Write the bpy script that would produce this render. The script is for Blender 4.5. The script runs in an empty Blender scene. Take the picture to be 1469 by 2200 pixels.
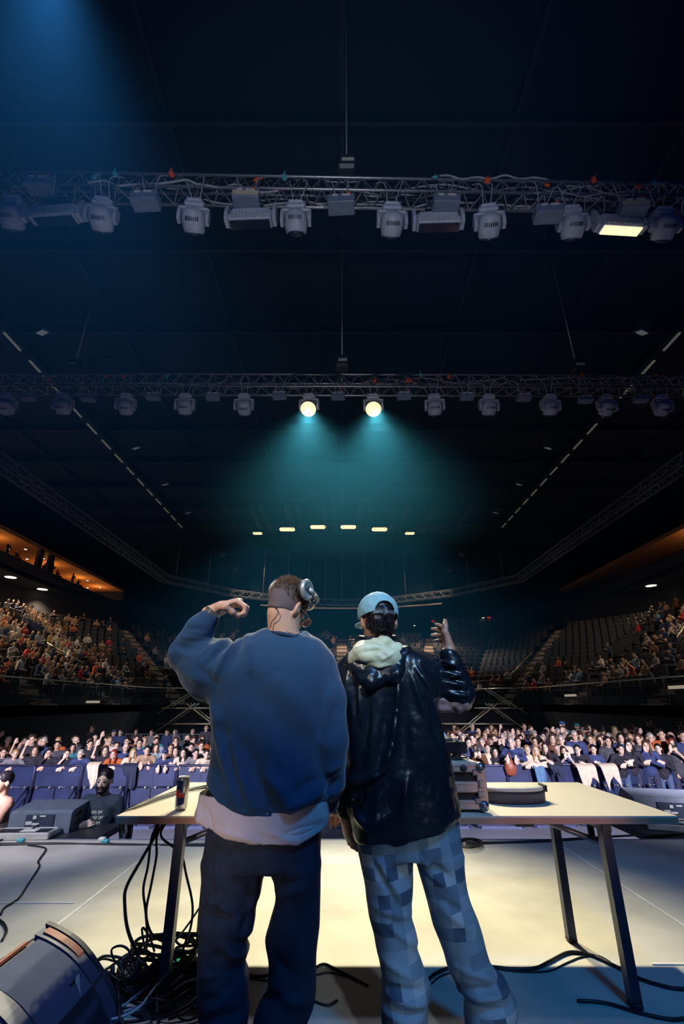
import bpy, math, random
import numpy as np
from mathutils import Vector, Matrix
SC = bpy.context.scene
COL = SC.collection
R = math.radians
# ------------------------------------------------------------------ camera
F, CX, CY, EYE = 1000.0, 734.5, 1100.0, 1.25
TH = math.atan(.41); CT, ST = math.cos(TH), math.sin(TH)
cam_d = bpy.data.cameras.new('camera'); cam = bpy.data.objects.new('camera', cam_d); COL.objects.link(cam)
cam_d.sensor_fit = 'VERTICAL'; cam_d.sensor_height = 36.0; cam_d.lens = 36.0 * F / 2200.0
cam_d.clip_start = .05; cam_d.clip_end = 300
cam.location = (0, 0, EYE); cam.rotation_euler = (math.pi/2 + TH, 0, 0); SC.camera = cam
# ------------------------------------------------------------------ world, exposure
SC.view_settings.view_transform = 'Standard'; SC.view_settings.look = 'None'
SC.view_settings.exposure = 0.0; SC.view_settings.gamma = 1.0; SC.view_settings.use_curve_mapping = False
w = bpy.data.worlds.new('dark_hall_air'); SC.world = w; w.use_nodes = True
bg = w.node_tree.nodes['Background']; bg.inputs[0].default_value = (.03, .11, 1, 1); bg.inputs[1].default_value = .035
cy = SC.cycles
cy.use_denoising = True; cy.max_bounces = 5; cy.diffuse_bounces = 2; cy.glossy_bounces = 2; cy.transmission_bounces = 4
cy.volume_bounces = 0; cy.transparent_max_bounces = 6; cy.sample_clamp_indirect = 4; cy.caustics_reflective = False; cy.caustics_refractive = False
cy.use_light_tree = True
# ------------------------------------------------------------------ lights
def spot(name, loc, tgt, color, power, angle, blend=.5, size=.15):
    l = bpy.data.lights.new(name, 'SPOT'); l.color = color; l.energy = power; l.spot_size = R(angle); l.spot_blend = blend
    l.shadow_soft_size = size
    o = bpy.data.objects.new(name, l); COL.objects.link(o); o.location = loc
    o.rotation_euler = (Vector(tgt) - Vector(loc)).to_track_quat('-Z', 'Y').to_euler(); return o
def point(name, loc, color, power, size=.3):
    l = bpy.data.lights.new(name, 'POINT'); l.color = color; l.energy = power; l.shadow_soft_size = size
    o = bpy.data.objects.new(name, l); COL.objects.link(o); o.location = loc; return o
WARM = (1, .97, .70)
LAMPS = [(-.885, 10.5, 8.5), (.87, 10.5, 8.5)]
for i, p in enumerate(LAMPS):
    spot('key_lamp', (p[0], p[1]-.28, p[2]-.2), (.1 + .25*(1 if i else -1), 3.0, 0), WARM, 4200, 27, .9, .14)
# unseen spots: stage washes, plus fills added to brighten dark parts
spot('crowd_wash', (-6.3, 1.5, 2.9), (-4.5, 15, -1.6), (.98, .85, 1), 8500, 46, .5, .25)
spot('crowd_wash', (6.3, 1.5, 2.9), (4.5, 15, -1.6), (.98, .85, 1), 8500, 46, .5, .25)
spot('back_wash', (-2.5, -3.4, 5.7), (-.48, 2.2, 1.80), (1, .88, .76), 1900, 11.5, 1, .12)
spot('back_wash', (2.2, -3.3, 5.9), (.28, 2.35, 1.72), (.62, .84, 1), 1500, 13, 1, .12)
spot('low_fill', (-2.3, -2.6, .95), (-.56, 2.2, .74), (1, .76, .66), 430, 10, 1, .1).data.specular_factor = .1
spot('low_fill', (2.6, -2.6, .95), (1.05, 2.66, .76), (1, .62, .50), 230, 9, 1, .1).data.specular_factor = .1
spot('leg_fill', (1.9, -2.9, 2.3), (.42, 2.3, .30), (.72, .86, 1), 330, 13, 1, .15)
spot('shade_fill', (1.7, -1.4, 5.9), (.5, 2.9, 0), (.01, .20, .62), 950, 50, .7, .4)  # added blue spot that tints the shaded floor
for s_ in (-1, 1):  # fill spots added over the underlit stands, no fixtures there
    for y_ in (18, 27, 36): spot('stand_fill', (s_*15, y_, 14.6), (s_*20.5, y_+3, 3), (1, .80, .62), 900 if s_ < 0 else 850, 88, .8, .3)
    spot('stand_fill', (s_*7, 38.5, 13.8), (s_*7.5, 46.5, 4), (1, .82, .68), 1000, 84, .8, .3)
spot('pit_fill', (-4.6, 2.6, 3.0), (-2.8, 6.3, .1), (.88, .85, 1), 620, 44, .7, .2)  # spot added because the bearded person stood too dark
spot('pit_fill', (5.2, 2.6, 3.0), (3.8, 6.4, .1), (.7, .78, 1), 200, 34, .7, .2)
spot('floor_wash', (-3.5, 2.6, 9.6), (-3.0, 4.9, 0), (.50, .60, .95), 1000, 62, .9, .3)
spot('floor_wash', (5.8, 1.9, 5.9), (4.0, 4.2, 0), (.5, .5, 1), 150, 60, .9, .3)
spot('truss_fill', (0, -3.5, 3.2), (0, 5.2, 8.9), (.70, .80, 1), 800, 56, .8, .6)  # added fill standing in for light bounced off the floor
# ------------------------------------------------------------------ picture <-> place
def W(px, py, Y):
    u = (px-CX)/F; v = (CY-py)/F; f = CT - v*ST; up = ST + v*CT
    return Vector((u/f*Y, Y, EYE + up/f*Y))
def atX(px, py, X):
    u = (px-CX)/F; v = (CY-py)/F; f = CT - v*ST; up = ST + v*CT
    Y = X*f/u; return Vector((X, Y, EYE + up/f*Y))
def atZ(px, py, z):
    u = (px-CX)/F; v = (CY-py)/F; f = CT - v*ST; up = ST + v*CT
    Y = (z-EYE)*f/up; return Vector((u/f*Y, Y, z))
def proj(p):
    x, y, z = p[0], p[1], p[2]-EYE
    d = y*CT + z*ST; uu = x/d; vv = (-y*ST + z*CT)/d
    return CX + uu*F, CY - vv*F, d
# ------------------------------------------------------------------ materials
MATS = {}
def M(name, c=(.5,.5,.5), rough=.6, metal=0., emit=None, es=1., noise=None, bump=None, obj=False, spec=.5, trans=0., alpha=1., coat=0., sheen=0.):
    if name in MATS: return MATS[name]
    m = bpy.data.materials.new(name); m.use_nodes = True; nt = m.node_tree; b = nt.nodes['Principled BSDF']
    b.inputs['Base Color'].default_value = (*c, 1); b.inputs['Roughness'].default_value = rough; b.inputs['Metallic'].default_value = metal
    b.inputs['Specular IOR Level'].default_value = spec; b.inputs['Coat Weight'].default_value = coat
    b.inputs['Sheen Weight'].default_value = sheen
    b.inputs['Transmission Weight'].default_value = trans; b.inputs['Alpha'].default_value = alpha
    if emit: b.inputs['Emission Color'].default_value = (*emit, 1); b.inputs['Emission Strength'].default_value = es
    L = nt.links.new; src = None
    if obj:
        oi = nt.nodes.new('ShaderNodeObjectInfo'); src = oi.outputs['Color']; L(src, b.inputs['Base Color'])
    tc = nt.nodes.new('ShaderNodeTexCoord')
    sc_, am = noise if noise else (9., .12)
    n = nt.nodes.new('ShaderNodeTexNoise'); n.inputs['Scale'].default_value = sc_; n.inputs['Detail'].default_value = 4
    L(tc.outputs['Object'], n.inputs['Vector'])
    mr = nt.nodes.new('ShaderNodeMapRange'); mr.inputs['From Min'].default_value = .3; mr.inputs['From Max'].default_value = .7
    mr.inputs['To Min'].default_value = 1-am; mr.inputs['To Max'].default_value = 1+am; L(n.outputs['Fac'], mr.inputs['Value'])
    mx = nt.nodes.new('ShaderNodeMix'); mx.data_type = 'RGBA'; mx.blend_type = 'MULTIPLY'; mx.inputs[0].default_value = 1
    if src: L(src, mx.inputs[6])
    else: mx.inputs[6].default_value = (*c, 1)
    L(mr.outputs[0], mx.inputs[7]); L(mx.outputs[2], b.inputs['Base Color'])
    if bump:
        n2 = nt.nodes.new('ShaderNodeTexNoise'); n2.inputs['Scale'].default_value = bump[0]; n2.inputs['Detail'].default_value = 3
        L(tc.outputs['Object'], n2.inputs['Vector'])
        bp = nt.nodes.new('ShaderNodeBump'); bp.inputs['Strength'].default_value = bump[1]; bp.inputs['Distance'].default_value = bump[2] if len(bump) > 2 else .01
        L(n2.outputs['Fac'], bp.inputs['Height']); L(bp.outputs[0], b.inputs['Normal'])
    MATS[name] = m; return m
# ------------------------------------------------------------------ objects
def link(o, parent=None):
    COL.objects.link(o)
    if parent is not None:
        o.parent = parent; o.matrix_parent_inverse = Matrix.Identity(4)
    return o
def tag(o, label=None, cat=None, group=None, kind=None):
    if label: o['label'] = label
    if cat: o['category'] = cat
    if group: o['group'] = group
    if kind: o['kind'] = kind
    return o
def empty(name, loc=(0,0,0), rz=0., label=None, cat=None, group=None, rot=None):
    o = bpy.data.objects.new(name, None); COL.objects.link(o); o.location = loc
    o.rotation_euler = rot if rot else (0, 0, rz); o.empty_display_size = .1
    return tag(o, label, cat, group)
def mesh_np(name, V, Fs, mats, smooth=True, mi=None):
    me = bpy.data.meshes.new(name)
    me.from_pydata(V.tolist() if hasattr(V, 'tolist') else V, [], Fs.tolist() if hasattr(Fs, 'tolist') else Fs)
    for m in (mats if isinstance(mats, (list, tuple)) else [mats]): me.materials.append(m)
    if smooth: me.polygons.foreach_set('use_smooth', [True]*len(me.polygons))
    if mi is not None: me.polygons.foreach_set('material_index', mi)
    me.update(); return me
def ob(name, me, parent=None, loc=(0,0,0)):
    o = bpy.data.objects.new(name, me); o.location = loc; return link(o, parent)
class MB:
    """collects boxes, tubes, lathes; build() links them as one mesh object"""
    def __init__(s): s.v = []; s.f = []; s.m = []; s.sm = []
    def add(s, vs, fs, mi=0, sm=False):
        k = len(s.v); s.v += [tuple(x) for x in vs]; s.f += [tuple(i+k for i in f) for f in fs]; s.m += [mi]*len(fs); s.sm += [sm]*len(fs); return s
    def box(s, c, d, mi=0, rot=None, bev=0.):
        x, y, z = d[0]/2, d[1]/2, d[2]/2
        if bev <= 0:
            vs = [Vector((a*x, b*y, e*z)) for a in (-1,1) for b in (-1,1) for e in (-1,1)]
            fs = [(0,1,3,2),(4,6,7,5),(0,4,5,1),(2,3,7,6),(0,2,6,4),(1,5,7,3)]
        else:
            e = min(bev, x*.9, y*.9, z*.9); vs = []; fs = []
            idx = {}
            for a in (-1,1):
                for b in (-1,1):
                    for g in (-1,1):
                        for t in range(3):
                            q = [a*x, b*y, g*z]
                            for u in range(3):
                                if u != t: q[u] -= (a,b,g)[u]*e
                            idx[a,b,g,t] = len(vs); vs.append(Vector(q))
            def I(a,b,g,t): return idx[a,b,g,t]
            S = (-1,1)
            fs += [(I(a,-1,-1,0),I(a,1,-1,0),I(a,1,1,0),I(a,-1,1,0)) for a in S]
            fs += [(I(-1,b,-1,1),I(1,b,-1,1),I(1,b,1,1),I(-1,b,1,1)) for b in S]
            fs += [(I(-1,-1,g,2),I(1,-1,g,2),I(1,1,g,2),I(-1,1,g,2)) for g in S]
            for a in S:
                for b in S:
                    fs.append((I(a,b,-1,0),I(a,b,1,0),I(a,b,1,1),I(a,b,-1,1)))
                    fs.append((I(a,-1,b,0),I(a,1,b,0),I(a,1,b,2),I(a,-1,b,2)))
                    fs.append((I(-1,a,b,1),I(1,a,b,1),I(1,a,b,2),I(-1,a,b,2)))
                    for g in S: fs.append((I(a,b,g,0),I(a,b,g,1),I(a,b,g,2)))
            ff = []
            for f in fs:
                cc = sum((vs[i] for i in f), Vector())/len(f); n = (vs[f[1]]-vs[f[0]]).cross(vs[f[2]]-vs[f[0]])
                ff.append(f if n.dot(cc) > 0 else f[::-1])
            fs = ff
        if rot is not None: vs = [rot @ q for q in vs]
        C_ = Vector(c); return s.add([q+C_ for q in vs], fs, mi)
    def tube(s, pts, r, n=8, mi=0, cap=True, sm=True, closed=False):
        P = [Vector(p) for p in pts]; m = len(P); rr = r if isinstance(r, (list, tuple)) else [r]*m
        vs = []; fs = []; up = Vector((0,0,1)); prev = None
        for i in range(m):
            t = (P[(i+1) % m]-P[i-1]) if closed else (P[min(i+1,m-1)]-P[max(i-1,0)])
            if t.length < 1e-9: t = Vector((0,0,1))
            t.normalize()
            if prev is None:
                a = t.cross(up) if abs(t.z) < .95 else t.cross(Vector((1,0,0)))
            else: a = prev - t*prev.dot(t)
            a.normalize(); prev = a; b = t.cross(a)
            for k in range(n):
                q = 2*math.pi*k/n; vs.append(P[i] + (a*math.cos(q)+b*math.sin(q))*rr[i])
        for i in range(m if closed else m-1):
            for k in range(n):
                j = (i+1) % m; fs.append((i*n+k, i*n+(k+1)%n, j*n+(k+1)%n, j*n+k))
        if cap and not closed: fs += [tuple(range(n))[::-1], tuple((m-1)*n+k for k in range(n))]
        return s.add(vs, fs, mi, sm)
    def lathe(s, prof, n=24, mi=0, mtx=None, sm=True, sx=1., sy=1.):
        vs = []; fs = []; m = len(prof)
        for r_, z in prof:
            for k in range(n):
                q = 2*math.pi*k/n; vs.append(Vector((math.cos(q)*r_*sx, math.sin(q)*r_*sy, z)))
        for i in range(m-1):
            for k in range(n): fs.append((i*n+k, i*n+(k+1)%n, (i+1)*n+(k+1)%n, (i+1)*n+k))
        fs.append(tuple(range(n))[::-1]); fs.append(tuple((m-1)*n+k for k in range(n)))
        if mtx is not None: vs = [mtx @ v for v in vs]
        return s.add(vs, fs, mi, sm)
    def prism(s, poly, a, b, axis='y', mi=0):
        """polygon in the two other axes, extruded from a to b"""
        def pt(p, h): return {'x': (h, p[0], p[1]), 'y': (p[0], h, p[1]), 'z': (p[0], p[1], h)}[axis]
        n = len(poly); vs = [pt(p, a) for p in poly] + [pt(p, b) for p in poly]
        fs = [(i, (i+1)%n, n+(i+1)%n, n+i) for i in range(n)] + [tuple(range(n))[::-1], tuple(range(n, 2*n))]
        return s.add(vs, fs, mi)
    def mesh(s, name, mats):
        me = bpy.data.meshes.new(name); me.from_pydata(s.v, [], s.f)
        for m in (mats if isinstance(mats, (list, tuple)) else [mats]): me.materials.append(m)
        me.polygons.foreach_set('material_index', s.m); me.polygons.foreach_set('use_smooth', s.sm); me.update(); return me
    def build(s, name, mats, parent=None, loc=(0,0,0)):
        return ob(name, s.mesh(name, mats), parent, loc)
def struct(o, label=None):
    o['kind'] = 'structure'
    if label: o['label'] = label
    return o
def copy_tree(o, parent=None):
    c = o.copy(); COL.objects.link(c); c.parent = parent
    if parent is not None: c.matrix_parent_inverse = o.matrix_parent_inverse.copy()
    for ch in list(o.children): copy_tree(ch, c)
    return c
def spline(pts, n=8):
    P = [Vector(p) for p in pts]; out = []
    for i in range(len(P)-1):
        a, b, c, d = P[max(i-1,0)], P[i], P[i+1], P[min(i+2,len(P)-1)]
        for k in range(n):
            t = k/n; out.append(.5*((2*b)+(c-a)*t+(2*a-5*b+4*c-d)*t*t+(3*b-a-3*c+d)*t**3))
    out.append(P[-1]); return out
def mtx(z, loc=(0,0,0), x=None):
    """matrix whose local Z points along z"""
    q = Vector(z).to_track_quat('Z', 'Y'); return Matrix.Translation(loc) @ q.to_matrix().to_4x4()
# ------------------------------------------------------------------ shapes from distance fields
def A3(v): return np.array([v[0], v[1], v[2]], float)
def rc(p, a, b, ra, rb):
    a, b = A3(a), A3(b); ab = b-a; L2 = max(ab @ ab, 1e-9)
    t = np.clip(((p[0]-a[0])*ab[0]+(p[1]-a[1])*ab[1]+(p[2]-a[2])*ab[2])/L2, 0, 1)
    return np.sqrt((p[0]-a[0]-t*ab[0])**2+(p[1]-a[1]-t*ab[1])**2+(p[2]-a[2]-t*ab[2])**2) - (ra+(rb-ra)*t)
def loc3(p, c, Rm):
    q = [p[i]-c[i] for i in range(3)]
    if Rm is None: return q
    return [q[0]*Rm[0][j]+q[1]*Rm[1][j]+q[2]*Rm[2][j] for j in range(3)]      # Rm columns = local axes
def ell(p, c, r, Rm=None):
    q = loc3(p, c, Rm); k0 = np.sqrt((q[0]/r[0])**2+(q[1]/r[1])**2+(q[2]/r[2])**2)
    k1 = np.sqrt((q[0]/r[0]**2)**2+(q[1]/r[1]**2)**2+(q[2]/r[2]**2)**2)+1e-9
    return k0*(k0-1)/k1
def rbox(p, c, d, r, Rm=None):
    q = loc3(p, c, Rm); a = [np.abs(q[i])-(d[i]-r) for i in range(3)]
    return np.sqrt(sum(np.maximum(x, 0)**2 for x in a)) + np.minimum(np.maximum(a[0], np.maximum(a[1], a[2])), 0) - r
def smin(a, b, k=.03):
    h = np.clip(.5+.5*(b-a)/k, 0, 1); return b+(a-b)*h-k*h*(1-h)
def smax(a, b, k=.02): return -smin(-a, -b, k)
def un(ds, k=.03):
    d = ds[0]
    for e in ds[1:]: d = smin(d, e, k)
    return d
def catm(rows, n=6):
    Rw = np.array(rows, float); out = []
    for i in range(len(Rw)-1):
        a, b, c, d = Rw[max(i-1,0)], Rw[i], Rw[i+1], Rw[min(i+2,len(Rw)-1)]
        for k in range(n):
            t = k/n; o = .5*((2*b)+(c-a)*t+(2*a-5*b+4*c-d)*t*t+(3*b-a-3*c+d)*t**3); o[0] = b[0]+(c[0]-b[0])*t; out.append(o)
    out.append(Rw[-1]); return np.array(out)
def stack(p, rows, n=2.4, ends=True):
    """rows of (z, cx, cy, a, b): a body whose level cross-sections are rounded ovals"""
    Rw = catm(rows); Rw = Rw[np.argsort(Rw[:, 0])]; z = p[2]
    cx, cy_, a, b = (np.interp(z, Rw[:, 0], Rw[:, i]) for i in (1, 2, 3, 4))
    k = ((np.abs(p[0]-cx)/a)**n+(np.abs(p[1]-cy_)/b)**n)**(1/n)
    d = (k-1)*np.minimum(a, b)
    if ends: d = smax(d, np.maximum(Rw[0, 0]-z, z-Rw[-1, 0]), .015)
    return d
def nets(f, lo, hi, h):
    lo = np.array(lo, float); n = np.ceil((np.array(hi)-lo)/h).astype(int)+2
    ax = [lo[i]+h*np.arange(n[i]) for i in range(3)]
    p = np.meshgrid(*ax, indexing='ij'); V = f(p); V = np.where(V == 0, 1e-9, V); neg = V < 0
    cs = tuple(n-1); S = np.zeros(cs+(3,)); C_ = np.zeros(cs)
    def sl(o): return tuple(slice(o[i], n[i]-1+o[i]) for i in range(3))
    cor = [(i, j, k) for i in (0,1) for j in (0,1) for k in (0,1)]
    for a in cor:
        for x in range(3):
            if a[x] == 0:
                b = list(a); b[x] = 1; Va = V[sl(a)]; Vb = V[sl(b)]; m = (Va < 0) != (Vb < 0)
                t = np.where(m, Va/np.where(m, Va-Vb, 1), 0)
                for y in range(3): S[..., y] += m*(a[y]+(t if y == x else 0))
                C_ += m
    act = C_ > 0; idx = -np.ones(cs, int); idx[act] = np.arange(act.sum())
    g = np.argwhere(act); P = lo+h*(g+S[act]/C_[act][:, None])
    Fs = []
    for x in range(3):
        y, z = (x+1) % 3, (x+2) % 3
        s0 = [slice(1, n[i]-1) for i in range(3)]; s0[x] = slice(0, n[x]-1); s1 = list(s0); s1[x] = slice(1, n[x])
        a = neg[tuple(s0)]; b = neg[tuple(s1)]; e = np.argwhere(a != b)
        if len(e) == 0: continue
        flip = a[tuple(e.T)]; c = e.copy(); c[:, y] += 1; c[:, z] += 1
        def I(dy, dz):
            q = c.copy(); q[:, y] += dy; q[:, z] += dz; return idx[tuple(q.T)]
        q = np.stack([I(-1,-1), I(0,-1), I(0,0), I(-1,0)], 1)
        q[~flip] = q[~flip][:, ::-1]; Fs.append(q)
    return P, np.concatenate(Fs) if Fs else np.zeros((0, 4), int)
def vnormals(P, Q):
    n = np.cross(P[Q[:, 2]]-P[Q[:, 0]], P[Q[:, 3]]-P[Q[:, 1]]); N = np.zeros_like(P)
    for k in range(4): np.add.at(N, Q[:, k], n)
    return N/(np.linalg.norm(N, axis=1, keepdims=True)+1e-12)
def relax(P, Q, it=1, s=.5):
    for _ in range(it):
        A = np.zeros_like(P); c = np.zeros(len(P))
        for k in range(4):
            np.add.at(A, Q[:, k], P[Q[:, (k+1) % 4]]+P[Q[:, (k+3) % 4]]); np.add.at(c, Q[:, k], 2)
        P = P+(A/c[:, None]-P)*s
    return P
def vn(P, sc, seed=0):
    """smooth value noise in [-1,1]"""
    q = P*sc+seed*17.31; i = np.floor(q).astype(np.int64); f = q-i; f = f*f*(3-2*f); o = 0
    for a in (0,1):
        for b in (0,1):
            for c in (0,1):
                hsh = ((i[:,0]+a)*73856093) ^ ((i[:,1]+b)*19349663) ^ ((i[:,2]+c)*83492791); hsh = (hsh ^ (hsh >> 13))*1274126177
                r = ((hsh ^ (hsh >> 16)) & 0xffff)/32767.5-1
                o = o+r*(f[:,0] if a else 1-f[:,0])*(f[:,1] if b else 1-f[:,1])*(f[:,2] if c else 1-f[:,2])
    return o
def folds(P, segs):
    """ridges (+) and valleys (-) along 3D segments: (a, b, width, height)"""
    d = np.zeros(len(P)); p = (P[:, 0], P[:, 1], P[:, 2])
    for a, b, wd, am in segs:
        a, b = A3(a), A3(b); ab = b-a; L2 = ab @ ab; t = np.clip(((P-a) @ ab)/L2, 0, 1)
        r = np.linalg.norm(P-a-t[:, None]*ab, axis=1); d += am*np.exp(-(r/wd)**2)*(.35+.65*np.sin(np.pi*np.clip(t, .05, .95)))
    return d
def sdf_mesh(name, parts, mats, disp=None, matfn=None, rx=1, smooth=True):
    """parts: list of (f, lo, hi, h), all into one mesh"""
    Vs, Qs, k = [], [], 0
    for f, lo, hi, h in parts:
        P, Q = nets(f, lo, hi, h)
        if len(P) == 0: continue
        P = relax(P, Q, rx)
        if disp is not None: P = P+vnormals(P, Q)*disp(P)[:, None]
        Vs.append(P); Qs.append(Q+k); k += len(P)
    P = np.concatenate(Vs); Q = np.concatenate(Qs); mi = None
    if matfn is not None: mi = matfn(P[Q].mean(1)).astype(np.int32)
    me = mesh_np(name, P, Q, mats, smooth, mi); return me
def rotm(x=0, y=0, z=0):
    m = (Matrix.Rotation(z, 3, 'Z') @ Matrix.Rotation(y, 3, 'Y') @ Matrix.Rotation(x, 3, 'X'))
    return [[m[i][j] for j in range(3)] for i in range(3)]
def hand(p, wrist, d, n, curl=.5, side=1, s=1., spread=.0, thumb=.6, ext=.03):
    """d: wrist to knuckles, n: out of the palm; side=+1 puts the thumb towards d x n"""
    d = Vector(d).normalized(); n = Vector(n); n = (n-d*n.dot(d)).normalized(); e = d.cross(n)*side; w0 = Vector(wrist)
    Rm = [[e[i], d[i], n[i]] for i in range(3)]
    out = un([rc(p, w0-d*ext*s, w0+d*.02*s, .026*s, .027*s), ell(p, w0+d*.055*s, (.044*s, .056*s, .0185*s), Rm)], .02*s)
    fl = [.92, 1., .95, .76]
    for i in range(4):
        k = (1.5-i); b0 = w0+d*(.092-.004*abs(k-.5))*s+e*(k*.0205)*s; an = (curl if not isinstance(curl, (list, tuple)) else curl[i])*.8; q = b0; r0 = .0098*s
        for j, L in enumerate((.044, .027, .022)):
            dd = (d*math.cos(an)+n*math.sin(an)+e*spread*k).normalized(); q2 = q+dd*L*fl[i]*s
            out = smin(out, rc(p, q, q2, r0, r0*.9), .006*s); q = q2; r0 *= .9; an += (curl if not isinstance(curl, (list, tuple)) else curl[i])*1.0
    t0 = w0+d*.02*s+e*.028*s; t1 = t0+(d*.55+e*.75+n*.25).normalized()*.043*s
    t2 = t1+(d*(1-.4*thumb)+e*(.45-.9*thumb)+n*thumb*.9).normalized()*.034*s; t3 = t2+(d*(1-.5*thumb)+e*(.1-.9*thumb)+n*thumb*.9).normalized()*.028*s
    return un([out, rc(p, t0, t1, .016*s, .0125*s), rc(p, t1, t2, .0125*s, .011*s), rc(p, t2, t3, .011*s, .0095*s)], .009*s)
# ================================================================== MATERIALS
m_ply = M('stage_plywood', (.62,.58,.50), .62, noise=(2.2,.16), bump=(60,.25,.004))
m_tape = M('pale_tape', (.86,.84,.74), .6)
m_dark = M('black_paint', (.012,.013,.018), .6)
m_wall = M('dark_wall', (.010,.012,.022), .85, noise=(.4,.3))
m_roof = M('dark_roof', (.012,.018,.035), .9)
m_conc = M('arena_floor_grey', (.20,.23,.30), .6, noise=(.8,.2))
m_trib = M('tribune_concrete_dark', (.045,.042,.045), .85, noise=(1.5,.3))
m_stair = M('tribune_steps_pale', (.42,.36,.29), .8, noise=(2,.2))
m_rail = M('brushed_handrail', (.62,.55,.42), .35, .6)
m_post = M('dark_rail_post', (.03,.03,.035), .5, .3)
m_glass = M('smoked_glass', (.03,.05,.07), .12, alpha=.25)
m_alu = M('aluminium_tube', (.55,.57,.60), .38, .85, noise=(20,.15))
m_alud = M('dull_aluminium', (.20,.22,.26), .45, .7)
m_steel = M('painted_steel', (.04,.045,.055), .45, .4)
FL = -1.20          # arena floor height; the stage top is 0
# ================================================================== STRUCTURE
b = MB(); b.box((0, 4.0, -.06), (13.0, 2.92, .12)); struct(b.build('floor', m_ply))
b = MB(); b.box((0, .62, -.06), (13.0, 3.84, .12)); struct(b.build('floor_rear_stage', M('blue_grey_carpet', (.07,.11,.17), .9, spec=.1, noise=(90,.35), bump=(300,.6,.003))))          # stage deck
b = MB(); b.box((0, 5.485, -.07), (13.0, .05, .14)); struct(b.build('trim_1', M('stage_edge_strip', (.25,.26,.32), .5)))
for i, x in enumerate((-1.73, 2.07)):
    b = MB(); b.box((x, 3.1, .002), (.022, 4.6, .004)); struct(b.build('trim_%d' % (i+2), m_tape))
b = MB(); b.box((2.9, 3.11, .0025), (2.6, .018, .005)); b.box((-4.1, 3.9, .0025), (4.6, .012, .005)); struct(b.build('trim_4', m_tape))
b = MB(); b.box((0, 32, FL-.1), (70, 60, .2)); struct(b.build('floor_arena', m_conc))
b = MB(); b.box((0, 5.40, -.66), (13.0, .04, 1.06)); struct(b.build('wall_stage_front', m_dark))
b = MB(); b.box((0, 28, 17.2), (62, 66, .3)); struct(b.build('ceiling', m_roof))
b = MB(); b.box((-29.5, 28, 8), (.3, 66, 19)); struct(b.build('wall_left', m_wall))
b = MB(); b.box((29.5, 28, 8), (.3, 66, 19)); struct(b.build('wall_right', m_wall))
b = MB(); b.box((0, 61, 8), (62, .3, 19)); struct(b.build('wall_back', m_wall))
# roof beams (part of the building)
b = MB()
for y in range(8, 60, 4): b.box((0, y, 16.6), (50, .12, .5))
for x in (-20, -15, -10, -5, 0, 5, 10, 15, 20): b.box((x, 32, 16.9), (.12, 54, .3))
struct(b.build('trim_5', M('roof_steel', (.03,.045,.08), .6, .3)))
# ---- tribune bowl
BOWL = [(-13.5, 6), (-13.5, 34), (-9.8, 39), (9.8, 39), (13.5, 34), (13.5, 6)]
def offset(poly, d):
    out = []; n = len(poly)
    for i in range(n):
        def nr(a, b):
            t = Vector((b[0]-a[0], b[1]-a[1])).normalized(); return Vector((-t.y, t.x))
        ns = []
        if i > 0: ns.append(nr(poly[i-1], poly[i]))
        if i < n-1: ns.append(nr(poly[i], poly[i+1]))
        m = sum(ns, Vector((0, 0))); m.normalize(); k = d/max(m.dot(ns[0]), .3)
        out.append((poly[i][0]+m.x*k, poly[i][1]+m.y*k))
    return out
NR, RUN, RISE, ZB = 15, .78, .43, 1.15
b = MB(); b2 = MB()
lines = [offset(BOWL, RUN*i) for i in range(NR+3)]
for i in range(NR+1):
    z = ZB+RISE*i; A_, B_ = lines[i], lines[i+1]
    if i == NR: B_ = lines[i+2]
    for k in range(5):
        b.add([(*A_[k], z), (*A_[k+1], z), (*B_[k+1], z), (*B_[k], z), (*A_[k], z-RISE), (*A_[k+1], z-RISE)], [(0,1,2,3), (4,5,1,0)])
A_ = lines[0]
for k in range(5): b2.add([(*A_[k], FL), (*A_[k+1], FL), (*A_[k+1], ZB), (*A_[k], ZB)], [(0,1,2,3)])
B_ = lines[NR+2]; zt = ZB+RISE*NR
for k in range(5): b2.add([(*B_[k], zt), (*B_[k+1], zt), (*B_[k+1], 10.5), (*B_[k], 10.5)], [(0,1,2,3)])
struct(b.build('floor_tribune', m_trib)); struct(b2.build('wall_tribune', m_wall))
def bowl(seg, t, off, z):
    L = offset(BOWL, off); a, c = L[seg], L[seg+1]; return Vector((a[0]+(c[0]-a[0])*t, a[1]+(c[1]-a[1])*t, z))
def seg_dir(seg):
    a, c = BOWL[seg], BOWL[seg+1]; return math.atan2(c[1]-a[1], c[0]-a[0])
# ---- stair aisles
AISLES = [(0, .62), (0, .86), (1, .5), (2, .2), (2, .5), (2, .80), (3, .5), (4, .14), (4, .42)]
for seg, t in AISLES:
    b = MB(); an = seg_dir(seg); Rz = Matrix.Rotation(an, 3, 'Z')
    for i in range(NR):
        for h_ in (0, 1):
            p = bowl(seg, t, RUN*(i+.25+.5*h_), ZB+RISE*i+.03+h_*RISE*.5); b.box(p, (1.05, RUN*.5, .06+h_*RISE*.0), rot=Rz)
            b.box(p-Vector((0,0,.12)), (1.0, RUN*.48, .2), rot=Rz)
    o = b.build('tribune_stair', m_stair)
    side = {0: 'left', 1: 'left rear corner', 2: 'far end', 3: 'right rear corner', 4: 'right'}[seg]
    tag(o, 'pale flight of steps climbing between seats of the %s tribune, %s' % (side, {(0,.62): 'nearer one', (0,.86): 'farther one', (1,.5): 'only one', (2,.2): 'leftmost', (2,.5): 'middle one', (2,.8): 'rightmost', (3,.5): 'only one', (4,.14): 'farther one', (4,.42): 'nearer one'}[seg, t]), 'stairs', 'steps in the tribunes')
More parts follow.
